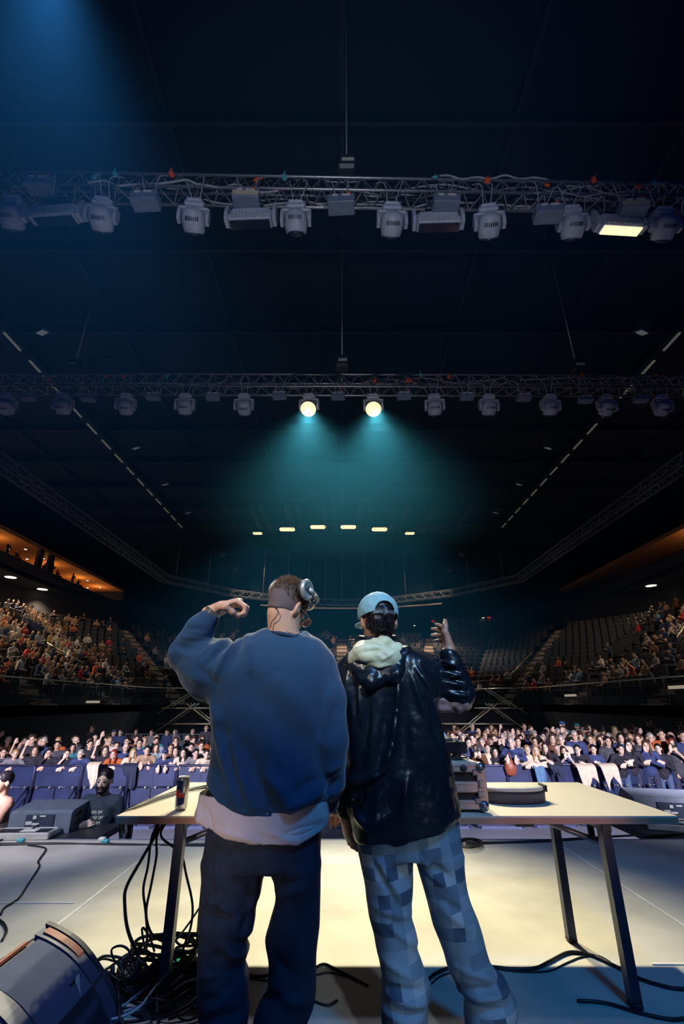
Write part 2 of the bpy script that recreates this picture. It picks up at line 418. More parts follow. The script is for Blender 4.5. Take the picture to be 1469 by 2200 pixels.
# ---- front railing of the bowl, one length per side
RN = {0: 'left', 1: 'left rear corner', 2: 'far end', 3: 'right rear corner', 4: 'right'}
for k in range(5):
    t = empty('tribune_railing', (*BOWL[k], ZB), 0, 'pale topped glass railing along the front of the %s tribune' % RN[k], 'railing', 'tribune railings')
    o_ = Vector((*BOWL[k], ZB)); e_ = Vector((*BOWL[k+1], ZB)); L = (e_-o_).length; n = int(L/1.6)
    mb = MB(); mb.tube([(0,0,1.08), e_-o_+Vector((0,0,1.08))], .035, 6); mb.build('handrail', m_rail, t)
    mb = MB()
    for i in range(n+1): mb.tube([(e_-o_)*(i/n)+Vector((0,0,0)), (e_-o_)*(i/n)+Vector((0,0,1.06))], .022, 5)
    tag(mb.build('posts', m_post, t), kind='stuff')
    mb = MB(); an = math.atan2((e_-o_).y, (e_-o_).x); mb.box((e_-o_)/2+Vector((0,0,.52)), (L, .015, .95), rot=Matrix.Rotation(an, 3, 'Z')); mb.build('glass_panel', m_glass, t)
# ---- vomitory parapets and stair rails seen in both side tribunes
def stair_rail(p0, p1, label, h=.95):
    p0, p1 = Vector(p0), Vector(p1); t = empty('stair_railing', p0, 0, label, 'railing', 'stair railings in the tribunes')
    d = p1-p0; mb = MB(); mb.tube([(0,0,h), d+Vector((0,0,h))], .045, 6); mb.build('handrail', m_rail, t)
    mb = MB(); mb.tube([(0,0,h*.5), d+Vector((0,0,h*.5))], .02, 5)
    n = max(3, int(d.length/.28))
    for i in range(n+1): mb.tube([d*(i/n), d*(i/n)+Vector((0,0,h))], .015, 4)
    mb.build('infill', m_post, t)
for (s, i0, i1, tt0, tt1, lab) in [
    (0, 9, 12.5, .44, .50, 'pale sloping stair railing high in the left tribune near the photo edge'),
    (0, 6.5, 9, .60, .635, 'pale sloping stair railing above the standing people in left tribune'),
    (0, 6, 3.4, .80, .845, 'pale sloping stair railing low in left tribune beside the blue doorway'),
    (1, 7, 2.5, .62, .66, 'dark barred stair railing beside the steps of left rear corner'),
    (3, 7, 2.5, .50, .46, 'dark barred stair railing beside the steps of right rear corner'),
    (4, 8, 5.5, .30, .34, 'pale sloping stair railing left of the standing people in right tribune'),
    (4, 12, 9, .52, .46, 'large pale barred stair railing high in the right tribune'),
    (4, 13, 10, .575, .51, 'upper pale stair railing high in the right tribune near photo edge')]:
    stair_rail(bowl(s, tt0, RUN*i0, ZB+RISE*i0), bowl(s, tt1, RUN*i1, ZB+RISE*i1), lab)
# landing parapets
for s, t0, t1, row, lab in [(0, .885, .965, 6.2, 'left'), (4, .17, .29, 6.2, 'right')]:
    a = bowl(s, t0, RUN*row, ZB+RISE*row); c = bowl(s, t1, RUN*row, ZB+RISE*row)
    mb = MB(); d = c-a; mb.box(a+d/2+Vector((0,0,.05)), (.12, d.length, .95)); t = mb.build('landing_wall', M('landing_wall_blue', (.05,.09,.16), .7))
    tag(t, 'low dark blue landing wall halfway up the %s tribune' % lab, 'wall', 'landing walls')
# ---- suites (lit galleries) above the side tribunes
m_amber = M('amber_lit_plaster', (.75,.38,.12), .8); m_fascia = M('grey_fascia', (.10,.10,.12), .8)  # warm lamp glow is put into the amber plaster colour
XG = 24.8
def gallery(sg, lit):
    pt = atX(0, 1130, -XG); zt = 12.97; zb = 11.35; ye = 52.5; y0 = 22
    x = sg*XG; w_ = 3.4
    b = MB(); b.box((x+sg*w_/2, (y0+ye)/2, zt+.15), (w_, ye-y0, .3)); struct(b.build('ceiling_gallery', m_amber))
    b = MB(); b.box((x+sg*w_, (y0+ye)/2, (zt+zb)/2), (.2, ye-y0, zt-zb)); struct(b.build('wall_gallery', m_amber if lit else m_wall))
    b = MB(); b.box((x+sg*w_/2, (y0+ye)/2, zb-.12), (w_, ye-y0, .24)); struct(b.build('floor_gallery', m_fascia))
    b = MB(); b.box((x, (y0+ye)/2, zb-.28), (.25, ye-y0, .8)); struct(b.build('trim_gallery', m_fascia))
    b = MB(); b.box((x+sg*1.2, (y0+ye)/2, 10.3), (3.0, ye-y0, .2)); struct(b.build('ceiling_soffit', m_wall))
    b = MB(); b.box((x+sg*w_/2, ye, (zt+zb)/2), (w_, .2, zt-zb)); struct(b.build('wall_gallery_end', m_wall))
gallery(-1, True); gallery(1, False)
for i, y in enumerate((36.9, 38.4, 31.0, 24.8)):
    b = MB(); b.box((-XG-.1, y, 12.15), (.3, .55 if i < 2 else .7, 1.65)); tag(b.build('gallery_divider', m_dark), 'dark divider standing in the orange lit gallery, %s' % ('farther of the close pair', 'nearer of the close pair', 'left one at photo edge', 'one outside')[i], 'column', 'gallery dividers')
m_lampw = M('warm_lamp', (1,.9,.6), .4, emit=(1,.78,.42), es=14)
m_lampc = M('cool_lamp', (1,1,.9), .4, emit=(1,.95,.72), es=3)
def puck(name, p, r, mat, lab, cat, grp, h=.05):
    mb = MB(); mb.lathe([(r*1.15, 0), (r*1.15, h), (r*.4, h*1.3)], 14); t = empty(name, p, 0, lab, cat, grp)
    mb.build('housing', m_dark, t); mb = MB(); mb.lathe([(r*.6, -.03), (r, -.012), (r, 0)], 14); mb.build('lens', mat, t); return t
k = 0
for px, py in [(20,1179),(55,1180),(93,1200),(58,1201),(188,1247),(215,1262),(188,1263)]:
    f = CT-(CY-py)/F*ST; p = atX(px, py, -XG-1.2); p.z = min(p.z, 12.95)
    q = atZ(px, py, 12.92); puck('gallery_downlight', q if -XG-3.2 < q.x < -XG-.2 else Vector((-XG-1.4, p.y+1.2, 12.9)), .11, m_lampc, 'small round ceiling lamp in the orange gallery, number %d from the left edge' % (k+1), 'lamp', 'gallery ceiling lamps'); k += 1
for i, y in enumerate((25, 29, 33.5, 41, 46, 50)): point('gallery_glow', (-XG-1.8, y, 12.2), (1,.55,.2), 42, .2)
point('gallery_glow', (XG+1.8, 31.5, 12.0), (1,.55,.25), 60, .2); point('gallery_glow', (XG+1.8, 27.0, 12.2), (1,.55,.25), 60, .2)
b = MB(); b.box((XG+1.2, 27.0, 11.9), (.1, 3.5, .9)); 
b.f = b.f; tag(b.build('gallery_screen', M('grey_blue_panel', (.14,.2,.3), .6)), 'grey blue wall panel in the right gallery', 'panel')
for i, (px, py) in enumerate([(20,1250),(88,1278),(146,1302),(1393,1238),(1325,1268),(1268,1293)]):
    s = -1 if px < 700 else 1; q = atX(px, py, s*(XG+.6)); q.z = 10.16
    puck('soffit_downlight', q, .40, m_lampc, '%s bright round downlight under the %s gallery' % (('nearest','middle','farthest')[i % 3], 'left' if s < 0 else 'right'), 'lamp', 'downlights under the galleries')
    spot('downlight_beam', q-Vector((0,0,.1)), (q.x-s*1.5, q.y, 0), (1,.76,.50), 2600 if s < 0 else 1500, 100, .6, .3)
for i, (y, s) in enumerate([(20,-1),(26,-1),(20,1),(26,1)]):
    spot('downlight_beam', (s*(XG-.3), y, 10.0), (s*(XG-3), y+1.5, 1), (1,.74,.48), 3000 if s < 0 else 1500, 105, .6, .3)
for x in (-9, 0, 9): spot('far_end_light', (x, 47, 10.2), (x, 44, 2), (1,.84,.68), 2600, 110, .7, .3)
# people shapes are built later; far doors and glazed rooms at the back of the bowl
m_bluew = M('dim_blue_glazing', (.05,.10,.16), .4)
for i, (xa, xb, py, lab) in enumerate([(930,1065,1345,'right of the raised hand'), (1120,1210,1335,'upper right of the far end'), (480,560,1345,'left, behind the raised fist')]):
    Yg = 51.7; a = W(xa, py, Yg); c = W(xb, py, Yg); mb = MB(); n = 7
    t = empty('glazed_booth', ((a.x+c.x)/2, Yg, a.z-.7), 0, 'dim blue row of glazed panels at the far end, %s' % lab, 'glazing', 'glazed rooms at the far end'); ww = (c.x-a.x)
    mb.box((0, .2, .8), (ww+.2, .3, 1.9)); mb.build('frame', m_post, t)
    for k in range(n): mb = MB(); mb.box((-ww/2+ww*(k+.5)/n, .02, .8), (ww/n*.86, .08, 1.6)); mb.build('pane', m_bluew, t)
for i, (px, py, r) in enumerate([(957,1338,.20),(1038,1327,.11),(1096,1328,.26),(1139,1322,.09),(890,1344,.1),(432,1336,.2),(285,1330,.09),(1185,1335,.08)]):
    q = W(px, py, 51.4); puck('wall_light', q, r, m_lampc, 'small glowing wall light at the far end, %s' % ('above raised hand','small one right of raised hand','largest right of raised hand','small one far right','beside the cap','under the raised fist','left by the red sign','by the right red sign')[i], 'lamp', 'wall lights at the far end')
m_red = M('red_sign', (.5,.02,.01), .5, emit=(1,.05,.02), es=.22)
for i, (px, py) in enumerate([(236,1345),(357,1323),(1186,1335),(1050,1327),(930,1335)]):
    q = W(px, py, 51.5); mb = MB(); mb.box((0,0,0), (.35,.06,.2), bev=.01); t = mb.build('exit_light', m_red, None, q); tag(t, 'tiny dim red exit light on the far wall, number %d from left' % ((1,2,5,4,3)[i]), 'sign', 'red exit lights')
# ---- ring truss round the bowl, under the roof
def lattice_truss(name, pts, size, lab, cat='truss', mat=None, bay=None, grp=None, rc_=.025, bandm=None):
    """box truss along a polyline; parts: four chords and the lattice"""
    mat = mat or m_alu; P = [Vector(p) for p in pts]; t = empty(name, P[0], 0, lab, cat, grp); O = P[0]
    bay = bay or size; L4 = []
    for sy, sz in ((-1,1),(-1,-1),(1,1),(1,-1)):
        line = []
        for i, p in enumerate(P):
            d = (P[min(i+1,len(P)-1)]-P[max(i-1,0)]); d.z = 0; d.normalize(); n = Vector((-d.y, d.x, 0))
            line.append(p-O+n*sy*size/2+Vector((0,0,sz*size/2)))
        L4.append(line); mb = MB(); mb.tube(line, rc_, 7); mb.build('chord', mat, t)
    mb = MB()
    for i in range(len(P)-1):
        n = max(1, int(round((P[i+1]-P[i]).length/bay)))
        def q(c, s): return L4[c][i].lerp(L4[c][i+1], s)
        for k in range(n):
            a, c = k/n, (k+1)/n; m = (a+c)/2
            for c0, c1 in ((0,1),(2,3),(0,2),(1,3)):
                mb.tube([q(c0, a), q(c1, m)], rc_*.5, 5, cap=False); mb.tube([q(c1, m), q(c0, c)], rc_*.5, 5, cap=False)
    tag(mb.build('lattice', mat, t)); return t
Hr = 10.1
ring = [(-13.6, 16, Hr), (-13.6, 35, Hr), (-9.4, 40.3, Hr), (-5, 43.2, Hr), (0, 44.4, Hr), (5, 43.2, Hr), (9.4, 40.3, Hr), (13.6, 35, Hr), (13.6, 16, Hr)]
lattice_truss('ring_truss', ring, .5, 'dark curved ring truss hanging over the far seats', mat=M('ring_steel', (.22,.27,.33), .5, .3), bay=.9, rc_=.05)
b = MB(); b.tube([Vector((x, 44.3-.028*x*x, Hr-.55)) for x in [-7.5+.75*i for i in range(23)]], .06, 6)
tag(b.build('glow_strip', M('pale_strip', (.6,.55,.45), .6, emit=(.8,.62,.4), es=.12)), 'thin pale tray with painted glow under the centre of the ring truss', 'tray')  # glow put into the tray material; it holds no lamp
for i, (x, y) in enumerate([(-13.0,35.6),(-11.2,38.2),(-7.2,42),(-5.1,43.1),(0,44.4),(-1.6,44.3),(2.2,44.2),(3.9,43.7),(5.9,42.9),(10.8,39),(12.8,36.2),(-3.2,44)]):
    b = MB(); b.tube([(0,0,0), (0,0,4.6 if abs(x) < 9 else 3.6)], .035, 5); tag(b.build('suspension_rod', M('grey_rod', (.35,.38,.42), .5, .5), None, (x, y, Hr+.25)), 'thin grey rod holding up the ring truss', 'rod', 'rods holding the ring truss')
# dark drop curtain behind the ring
b = MB(); n = 60; cv = [(-9+18*i/n, 47.5-.03*(-9+18*i/n)**2+.12*math.sin(i*2.1)) for i in range(n+1)]
b.add([(x, y, 10.6) for x, y in cv]+[(x, y, 15.2) for x, y in cv], [(i, i+1, n+2+i, n+1+i) for i in range(n)], sm=True)
tag(b.build('drop_curtain', M('navy_curtain', (.012,.03,.06), .9)), 'wide navy drop curtain hanging behind the ring truss', 'curtain')
# ---- row of lamps far under the roof
for i, (px, py) in enumerate([(553,1146),(617,1137),(683,1132),(748,1132),(815,1137),(880,1146)]):
    q = W(px, py, 38.6); t = empty('roof_floodlight', q, 0, 'glowing warm rectangular floodlight under the far roof, %s of six from left' % ('first','second','third','fourth','fifth','sixth')[i], 'lamp', 'six floodlights under the far roof')
    mb = MB(); mb.box((0,.1,.14), (1.5,.5,.22), bev=.03); mb.build('housing', m_dark, t)
    mb = MB(); mb.tube([(-.5,.1,.2),(-.5,.1,16.9-q.z)], .02, 5); mb.tube([(.5,.1,.2),(.5,.1,16.9-q.z)], .02, 5); mb.build('hanger', m_steel, t)
    mb = MB(); mb.box((0,0,0), ((1.35 if 0 < i < 5 else .8), .4, .30 if 0 < i < 5 else .14), bev=.1); mb.build('lens', M('flood_lens', (1,.9,.6), .4, emit=(1,.88,.58), es=1.8), t)
    spot('floodlight_beam', q-Vector((0,.35,.3)), (q.x, q.y-7, 2), (.5,.8,1), 700, 84, .8, .5)
# ---- catwalk strips and speaker boxes in the roof, glow put into their materials
m_strip = M('pale_channel', (.35,.42,.42), .5, emit=(.55,.72,.7), es=.10)  # pale catwalk edge with a glow painted in, not a lamp
for s in (-1, 1):
    t = empty('roof_catwalk', (s*14.4, 8, 15.75), 0, 'roof catwalk edged with a dashed row of pale strips with painted glow, %s side' % ('left' if s < 0 else 'right'), 'catwalk', 'roof catwalks')
    mb = MB(); mb.box((0, 16, .25), (.5, 34, .12)); mb.build('deck', m_roof, t)
    mb = MB(); y = 1.0
    while y < 32: mb.box((0, y, .1), (.10, 1.1, .05)); y += 1.75
    tag(mb.build('glow_strip', m_strip, t))
m_spk = M('grey_box', (.10,.13,.17), .5); m_spkf = M('pale_face', (.5,.6,.68), .4, emit=(.5,.7,.85), es=.10)  # speaker boxes; pale glow painted into the face material
k = 0
for s in (-1, 1):
    for Yb in (12.5, 20.4, 24.6, 29.0, 38.9, 44.0):
        t = empty('roof_speaker', (s*10.4, Yb, 13.25), 0, 'small speaker box with painted glow on its face hanging in the %s roof, %s from the front' % ('left' if s < 0 else 'right', {12.5:'first',20.4:'second',24.6:'third',29.0:'fourth',38.9:'fifth',44.0:'sixth'}[Yb]), 'lamp', 'speaker boxes hanging in the roof', rot=(R(25), R(10*s), R(20*s)))
        mb = MB(); mb.box((0,0,0), (.42,.36,.34), bev=.03); mb.build('housing', m_spk, t)
        mb = MB(); mb.box((0,-.03,-.175), (.30,.26,.02), bev=.005); mb.build('lens', m_spkf, t)  # speaker face that carries the painted glow
        mb = MB(); mb.tube([(0,0,.15),(0,1.5,3.1)], .012, 5); mb.build('wire', m_steel, t)
# hanging rods in front of the floodlights
for i in range(14):
    x = -8.5+17*i/13+(.6 if i % 2 else 0); b = MB(); b.box((0,0,0), (.05, 6.5, .05)); b.box((0,-3.2,.35), (.05,.05,.7)); b.box((.22,0,.02), (.03, 6.5, .04))
    tag(b.build('ceiling_rail', M('dim_rail', (.22,.24,.22), .5, .6), None, (x*1.1, 36.0, 15.4)), 'thin steel rail pair under the far roof', 'rail', 'steel rails under the far roof')
# ================================================================== LIGHTING TRUSSES
m_head = M('moving_head_grey', (.50,.56,.70), .42, noise=(14,.1)); m_headd = M('moving_head_dark', (.035,.04,.055), .4)
m_lens = M('dark_lens', (.02,.03,.05), .08, spec=.8); m_on = M('lit_lens', (1,.95,.7), .3, emit=(1,.93,.55), es=1.15)
m_box = M('driver_box_blue', (.20,.26,.38), .5); m_label = M('cream_label', (.75,.66,.46), .5); m_orange = M('orange_tag', (.9,.12,.03), .5)
m_cable = M('black_cable', (.008,.009,.014), .45); m_cgrey = M('grey_cable', (.42,.45,.50), .5); m_teal = M('teal_tape', (.1,.45,.5), .5)
m_wht = M('white_plastic', (.8,.8,.74), .4)
def moving_head(loc, s, tilt, yaw, lit, label, grp):
    t = empty('moving_head_light', loc, yaw, label, 'stage light', grp)
    mb = MB(); mb.box((0,0,-.07), (.34*s,.26*s,.12*s), bev=.03*s); mb.box((0,-.05*s,-.02), (.26*s,.2*s,.06), bev=.02); mb.build('base', m_head, t)
    mb = MB(); mb.tube([(-.09*s,0,-.02),(-.09*s,0,.16)], .02, 6); mb.tube([(.09*s,0,-.02),(.09*s,0,.16)], .02, 6); mb.box((0,0,.14), (.26*s,.06,.05), bev=.01); mb.build('clamp', m_steel, t)
    mb = MB()
    for k in (-1, 1):
        mb.prism([(-.07*s,-.14*s),(.07*s,-.14*s),(.085*s,-.30*s),(.05*s,-.42*s),(-.05*s,-.42*s),(-.085*s,-.30*s)], k*.235*s-.028*s, k*.235*s+.028*s, 'x')
    mb.box((0,0,-.15*s), (.50*s,.17*s,.05*s), bev=.02*s); mb.build('yoke', m_head, t)
    h = empty('head', (0,0,-.34*s), 0, None, None, None, rot=(tilt, 0, 0)); h.parent = t
    del h
    hd = bpy.data.objects[-1] if False else None
    for o_ in list(t.children):
        if o_.type == 'EMPTY': bpy.data.objects.remove(o_)
    Rt = Matrix.Translation((0,0,-.34*s)) @ Matrix.Rotation(tilt, 4, 'X')
    mb = MB(); mb.lathe([(.10*s,.17*s),(.155*s,.13*s),(.19*s,.04*s),(.195*s,-.05*s),(.18*s,-.16*s),(.165*s,-.20*s)], 20, mtx=Rt, sy=.86)
    ho = mb.build('head', m_head, t)
    mb = MB()
    for k in range(-4, 5): mb.box((0,0,0), (.012*s,.01,.05*s)); 
    mb = MB()
    for k in range(7):
        a = (k-3)*.17; q = Rt @ Vector((math.sin(a)*.196*s, -math.cos(a)*.17*s, .02*s)); mb.box(q, (.016*s,.012,.062*s), rot=Rt.to_3x3() @ Matrix.Rotation(a, 3, 'Z'))
    mb.build('vents', m_headd, ho)
    mb = MB(); g = 1.3 if lit else 1; mb.lathe([(.158*s*g,-.19*s),(.150*s*g,-.215*s),(.08*s,-.245*s)], 20, mtx=Rt); mb.build('lens', m_on if lit else m_lens, ho)
    return t
def bar_light(loc, s, tilt, yaw, label, grp, on=False):
    t = empty('strip_blinder', loc, yaw, label, 'stage light', grp); Rt = Matrix.Translation((0,0,-.30*s)) @ Matrix.Rotation(tilt, 4, 'X')
    mb = MB(); mb.box((0,0,-.05), (.40*s,.2*s,.10*s), bev=.02*s); mb.tube([(-.1,0,0),(-.1,0,.17)], .02, 6); mb.tube([(.1,0,0),(.1,0,.17)], .02, 6); mb.build('base', m_headd, t)
    for k in (-1, 1): mb = MB(); mb.prism([(-.06*s,-.06*s),(.06*s,-.06*s),(.11*s,-.26*s),(.08*s,-.42*s),(-.08*s,-.42*s),(-.11*s,-.28*s)], k*.40*s-.03*s, k*.40*s+.03*s, 'x'); mb.build('arm', m_head, t)
    mb = MB(); mb.box(Rt @ Vector((0,0,.05*s)), (.70*s,.20*s,.20*s), rot=Rt.to_3x3(), bev=.05*s); mb.box(Rt @ Vector((0,-.02*s,-.09*s)), (.72*s,.22*s,.12*s), rot=Rt.to_3x3(), bev=.02*s); bo = mb.build('body', m_head, t)
    mb = MB()
    for k in range(11): mb.box(Rt @ Vector(((k-5)*.056*s, -.135*s, -.08*s)), (.022*s,.03,.10*s), rot=Rt.to_3x3())
    mb.build('fins', M('fin_pale', (.5,.53,.55), .4), bo)
    mb = MB(); mb.box(Rt @ Vector((0,-.02*s,-.165*s)), (.66*s,.17*s,.03*s), rot=Rt.to_3x3(), bev=.01); mb.build('lens', M('strip_lit', (1,.95,.7), .4, emit=(1,.9,.55), es=1.2) if on else m_lens, bo)
    return t
def driver_box(loc, s, yaw, lab, grp, pale=False, tag_=True):
    t = empty('driver_box', loc, yaw, lab, 'power box', grp)
    mb = MB(); mb.box((0,0,0), (.46*s,.26*s,.20*s), bev=.012); mb.tube([(-.1*s,0,.1*s),(-.1*s,0,.2*s)], .015, 5); mb.tube([(.1*s,0,.1*s),(.1*s,0,.2*s)], .015, 5); mb.build('case', m_box, t)
    mb = MB()
    if pale: mb.box((0,-.132*s,-.02*s), (.44*s,.008,.10*s)); mb.build('front_plate', m_label, t); mb = MB()
    mb.box((-.10*s,-.137*s,.055*s), (.10*s,.012,.04*s)); mb.box((.08*s,-.137*s,.055*s), (.14*s,.012,.03*s)); mb.build('sockets', m_wht, t)
    if tag_: mb = MB(); mb.box((.14*s,-.10*s,.125*s), (.07*s,.05*s,.06*s), bev=.01); mb.build('plug', m_orange, t)
    return t
def hoist(loc, s, lab, zt=17.0, down=.5):
    t = empty('chain_hoist', loc, 0, lab, 'hoist', 'chain hoists')
    mb = MB(); mb.box((0,0,0), (.42*s,.36*s,.44*s), bev=.06*s); mb.build('motor', m_headd, t)
    mb = MB(); mb.box((.02,-.185*s,-.02*s), (.26*s,.012,.09*s)); mb.build('name_plate', M('name_plate_pale', (.85,.82,.7), .4), t)
    mb = MB(); mb.tube([(0,0,.2),(0,0,zt-loc[2])], .018, 6); mb.build('chain', M('steel_chain', (.6,.64,.68), .35, .8), t)
    mb = MB(); mb.tube([(0,0,-.2*s),(0,0,-down)], .02, 6); mb.tube([(-.1,0,-down-.25),(0,0,-down),(.1,0,-down-.25)], .02, 6); mb.build('hook', m_alu, t)
rnd = random.Random(5)
ordn = ['first','second','third','fourth','fifth','sixth','seventh','eighth','ninth','tenth','eleventh','twelfth','thirteenth','fourteenth']
def rig(tn, Y0, slope, z0, size, heads, bars, boxes, zf, s, lit, word):
    xs = (-6.6, 6.6) if Y0 < 8 else (-10.2, 10.2)
    lattice_truss('lighting_truss', [(x, Y0+size/2+slope*x, z0) for x in (xs[0], 0, xs[1])], size, '%s aluminium lighting truss crossing the whole stage' % word, bay=size*1.1, rc_=.026 if Y0 < 8 else .03, grp='lighting trusses')
    # connector collars
    def X(px, py): 
        q = W(px, py, Y0+size/2); return q.x
    for i, px in enumerate(heads):
        x = X(px, CY-F*.6); q = W(px, {1: 488, 2: 876}[1 if Y0 < 8 else 2], Y0+size/2); x = q.x
        moving_head((x, Y0+size/2+slope*x, zf), s, R((rnd.uniform(38, 66)) if not i in lit else (-38 if Y0 > 8 else 0)), R(rnd.uniform(-8, 8)), i in lit,
            ('glowing' if i in lit else 'unlit grey')+' moving head light under the %s truss, %s from left' % (word, ordn[i]), 'moving heads under the %s truss' % word)
    for i, px in enumerate(bars):
        q = W(px, 488, Y0+size/2); on = i == 3
        bar_light((q.x, Y0+size/2+slope*q.x, zf+.02), s*1.02, R(6), R(rnd.uniform(-4, 4)), 'wide ribbed blinder light under the %s truss, %s' % (word, ('leftmost','second from left','third from left','rightmost with lit lower edge')[i]), 'blinder lights under the front truss', on)
    for i, (px, dz, pale) in enumerate(boxes):
        q = W(px, {1: 440, 2: 853}[1 if Y0 < 8 else 2]+dz, Y0-.02); 
        driver_box((q.x, Y0-.02+slope*q.x, q.z), s*.98 if Y0 < 8 else s*.78, R(rnd.uniform(-4,4)), '%s power box clamped on the %s truss, %s from left' % ('cream fronted' if pale else 'dark', word, ordn[i]), 'power boxes on the %s truss' % word, pale, i % 3 != 1)
    # cables
    W2 = xs[1]
    for k in range(26):
        x0 = rnd.uniform(-W2, W2*.8); L = rnd.uniform(1.2, 4.5); pts = []
        yy = Y0+rnd.uniform(-.04, size); zz = z0+rnd.uniform(-size*.5, size*.62); n = 9
        for j in range(n): x = x0+L*j/(n-1); pts.append((x, yy+slope*x+rnd.uniform(-.05,.05), zz+rnd.uniform(-.07,.07)*size/.3))
        b = MB(); b.tube(spline(pts, 4), rnd.choice((.012,.016,.02)), 5); g = k % 5 in (0, 2, 3)
        tag(b.build('cable', m_cgrey if g else m_cable), '%s cable looping along the tubes of the %s truss' % ('grey' if g else 'black', word), 'cable', '%s cables on the %s truss' % ('grey' if g else 'black', word))
    for k, px in enumerate(list(heads)+[q[0] for q in boxes]):
        q = W(px, 470 if Y0 < 8 else 862, Y0); x = q.x
        for sg in (-1, 1):
            b = MB(); zt = z0+rnd.uniform(-.3, .4)*size; b.tube(spline([(x+sg*.06, Y0+slope*x+.02, zf-.02), (x+sg*rnd.uniform(.08,.2), Y0+slope*x-.10, (zf+zt)/2+.06), (x+sg*rnd.uniform(.02,.25), Y0+slope*x-.02, zt)], 5), .009, 5)
            tag(b.build('cable', m_cgrey), 'thin grey lead dropping to a light or box on the %s truss' % word, 'cable', 'leads dropping from the %s truss' % word)
    for k in range(14):
        x = rnd.uniform(-W2, W2)*.95; b = MB(); b.box((0,0,0), (.08,.05,.10), bev=.015); b.tube([(-.03,0,0),(.05,0,.09)], .018, 5)
        o = b.build('cable_plug', m_orange if k % 3 else m_teal, None, (x, Y0-.06+slope*x, z0+rnd.uniform(-.3,.45)*size)); o.rotation_euler = (rnd.uniform(-.5,.5), rnd.uniform(-1,1), 0)
        tag(o, '%s cable plug among the cables of the %s truss' % ('orange' if k % 3 else 'teal', word), 'plug', '%s plugs on the %s truss' % ('orange' if k % 3 else 'teal', word))
rig('front', 5.0, .018, 9.1, .30, [27,218,415,635,843,1055,1238,1440], [125,538,943,1340], [(95,-28,False),(316,0,False),(530,-8,True),(733,0,False),(958,-5,False),(1180,12,False),(1365,-2,True)], 8.72, .94, (), 'front')
rig('rear', 10.4, .004, 9.4, .40, [13,135,270,397,524,664,802,934,1051,1184,1306,1426], [], [(62,2,False),(190,3,False),(330,0,False),(458,0,False),(600,-3,False),(726,-2,False),(868,-3,False),(1003,-2,False),(1125,0,False),(1258,4,False),(1378,3,False)], 9.02, 1.02, (5, 6), 'rear')
hoist((.08, 5.15, 9.75), .8, 'chain hoist over the centre of the front truss')
hoist((.0, 10.6, 10.15), .95, 'chain hoist over the centre of the rear truss')
hoist((-7.55, 10.6, 10.05), .8, 'small chain hoist over the left part of the rear truss')
hoist((6.62, 10.6, 10.0), .95, 'chain hoist over the right part of the rear truss')
b = MB(); b.tube([(math.cos(a)*.30, math.sin(a)*.1, math.sin(a)*.22) for a in [i*.42 for i in range(15)]], .05, 7, closed=True)
tag(b.build('cable_coil', m_cable, None, (-6.75, 10.5, 10.12)), 'dark ring of coiled cable on the left of the rear truss', 'cable')
# ================================================================== FIGURES
m_skin = M('skin', (.62,.38,.27), .5, noise=(30,.05)); m_skinc = M('skin_varied', (.7,.5,.4), .5, obj=True, noise=(30,.04)); m_eye = M('eye_dark', (.015,.012,.012), .3); m_lip = M('lips', (.40,.13,.11), .5)
m_cloth = M('cloth_varied', (.5,.5,.5), .8, obj=True, noise=(40,.08)); m_hair = M('hair_varied', (.5,.5,.5), .55, obj=True, noise=(60,.35), bump=(90,.6,.01))
def axes(yaw=0, pitch=0, roll=0):
    """columns: right, forward (face), up; yaw>0 turns the face to the left of +y"""
    return rotm(R(pitch), R(roll), R(yaw))
def lp(c, Rm, q, s=1.):
    return [c[i]+s*sum(Rm[i][j]*q[j] for j in range(3)) for i in range(3)]
def head_sdf(p, c, Rm, s=1., ears=True):
    q = [x/s for x in loc3(p, c, Rm)]
    d = un([ell(q, (0,-.012,.022), (.077,.098,.090)), ell(q, (0,.030,-.040), (.060,.066,.088)), ell(q, (0,.046,-.096), (.040,.040,.028))], .03)
    d = smax(d, -ell(q, (.031,.103,-.004), (.019,.018,.012)), .008); d = smax(d, -ell(q, (-.031,.103,-.004), (.019,.018,.012)), .008)
    d = un([d, ell(q, (.031,.083,-.006), (.013,.013,.011)), ell(q, (-.031,.083,-.006), (.013,.013,.011))], .003)
    d = un([d, rc(q, (0,.092,.0), (0,.114,-.040), .009, .014), ell(q, (.012,.100,-.042), (.009,.011,.008)), ell(q, (-.012,.100,-.042), (.009,.011,.008))], .010)
    d = un([d, ell(q, (0,.094,-.076), (.024,.011,.007)), ell(q, (0,.092,-.086), (.020,.011,.007))], .005)
    if ears:
        for sg in (-1, 1):
            e = smax(ell(q, (sg*.083,-.010,-.018), (.011,.021,.034), rotm(0, 0, sg*.35)), -ell(q, (sg*.092,-.004,-.014), (.008,.011,.02)), .004); d = smin(d, e, .006)
    return d*s
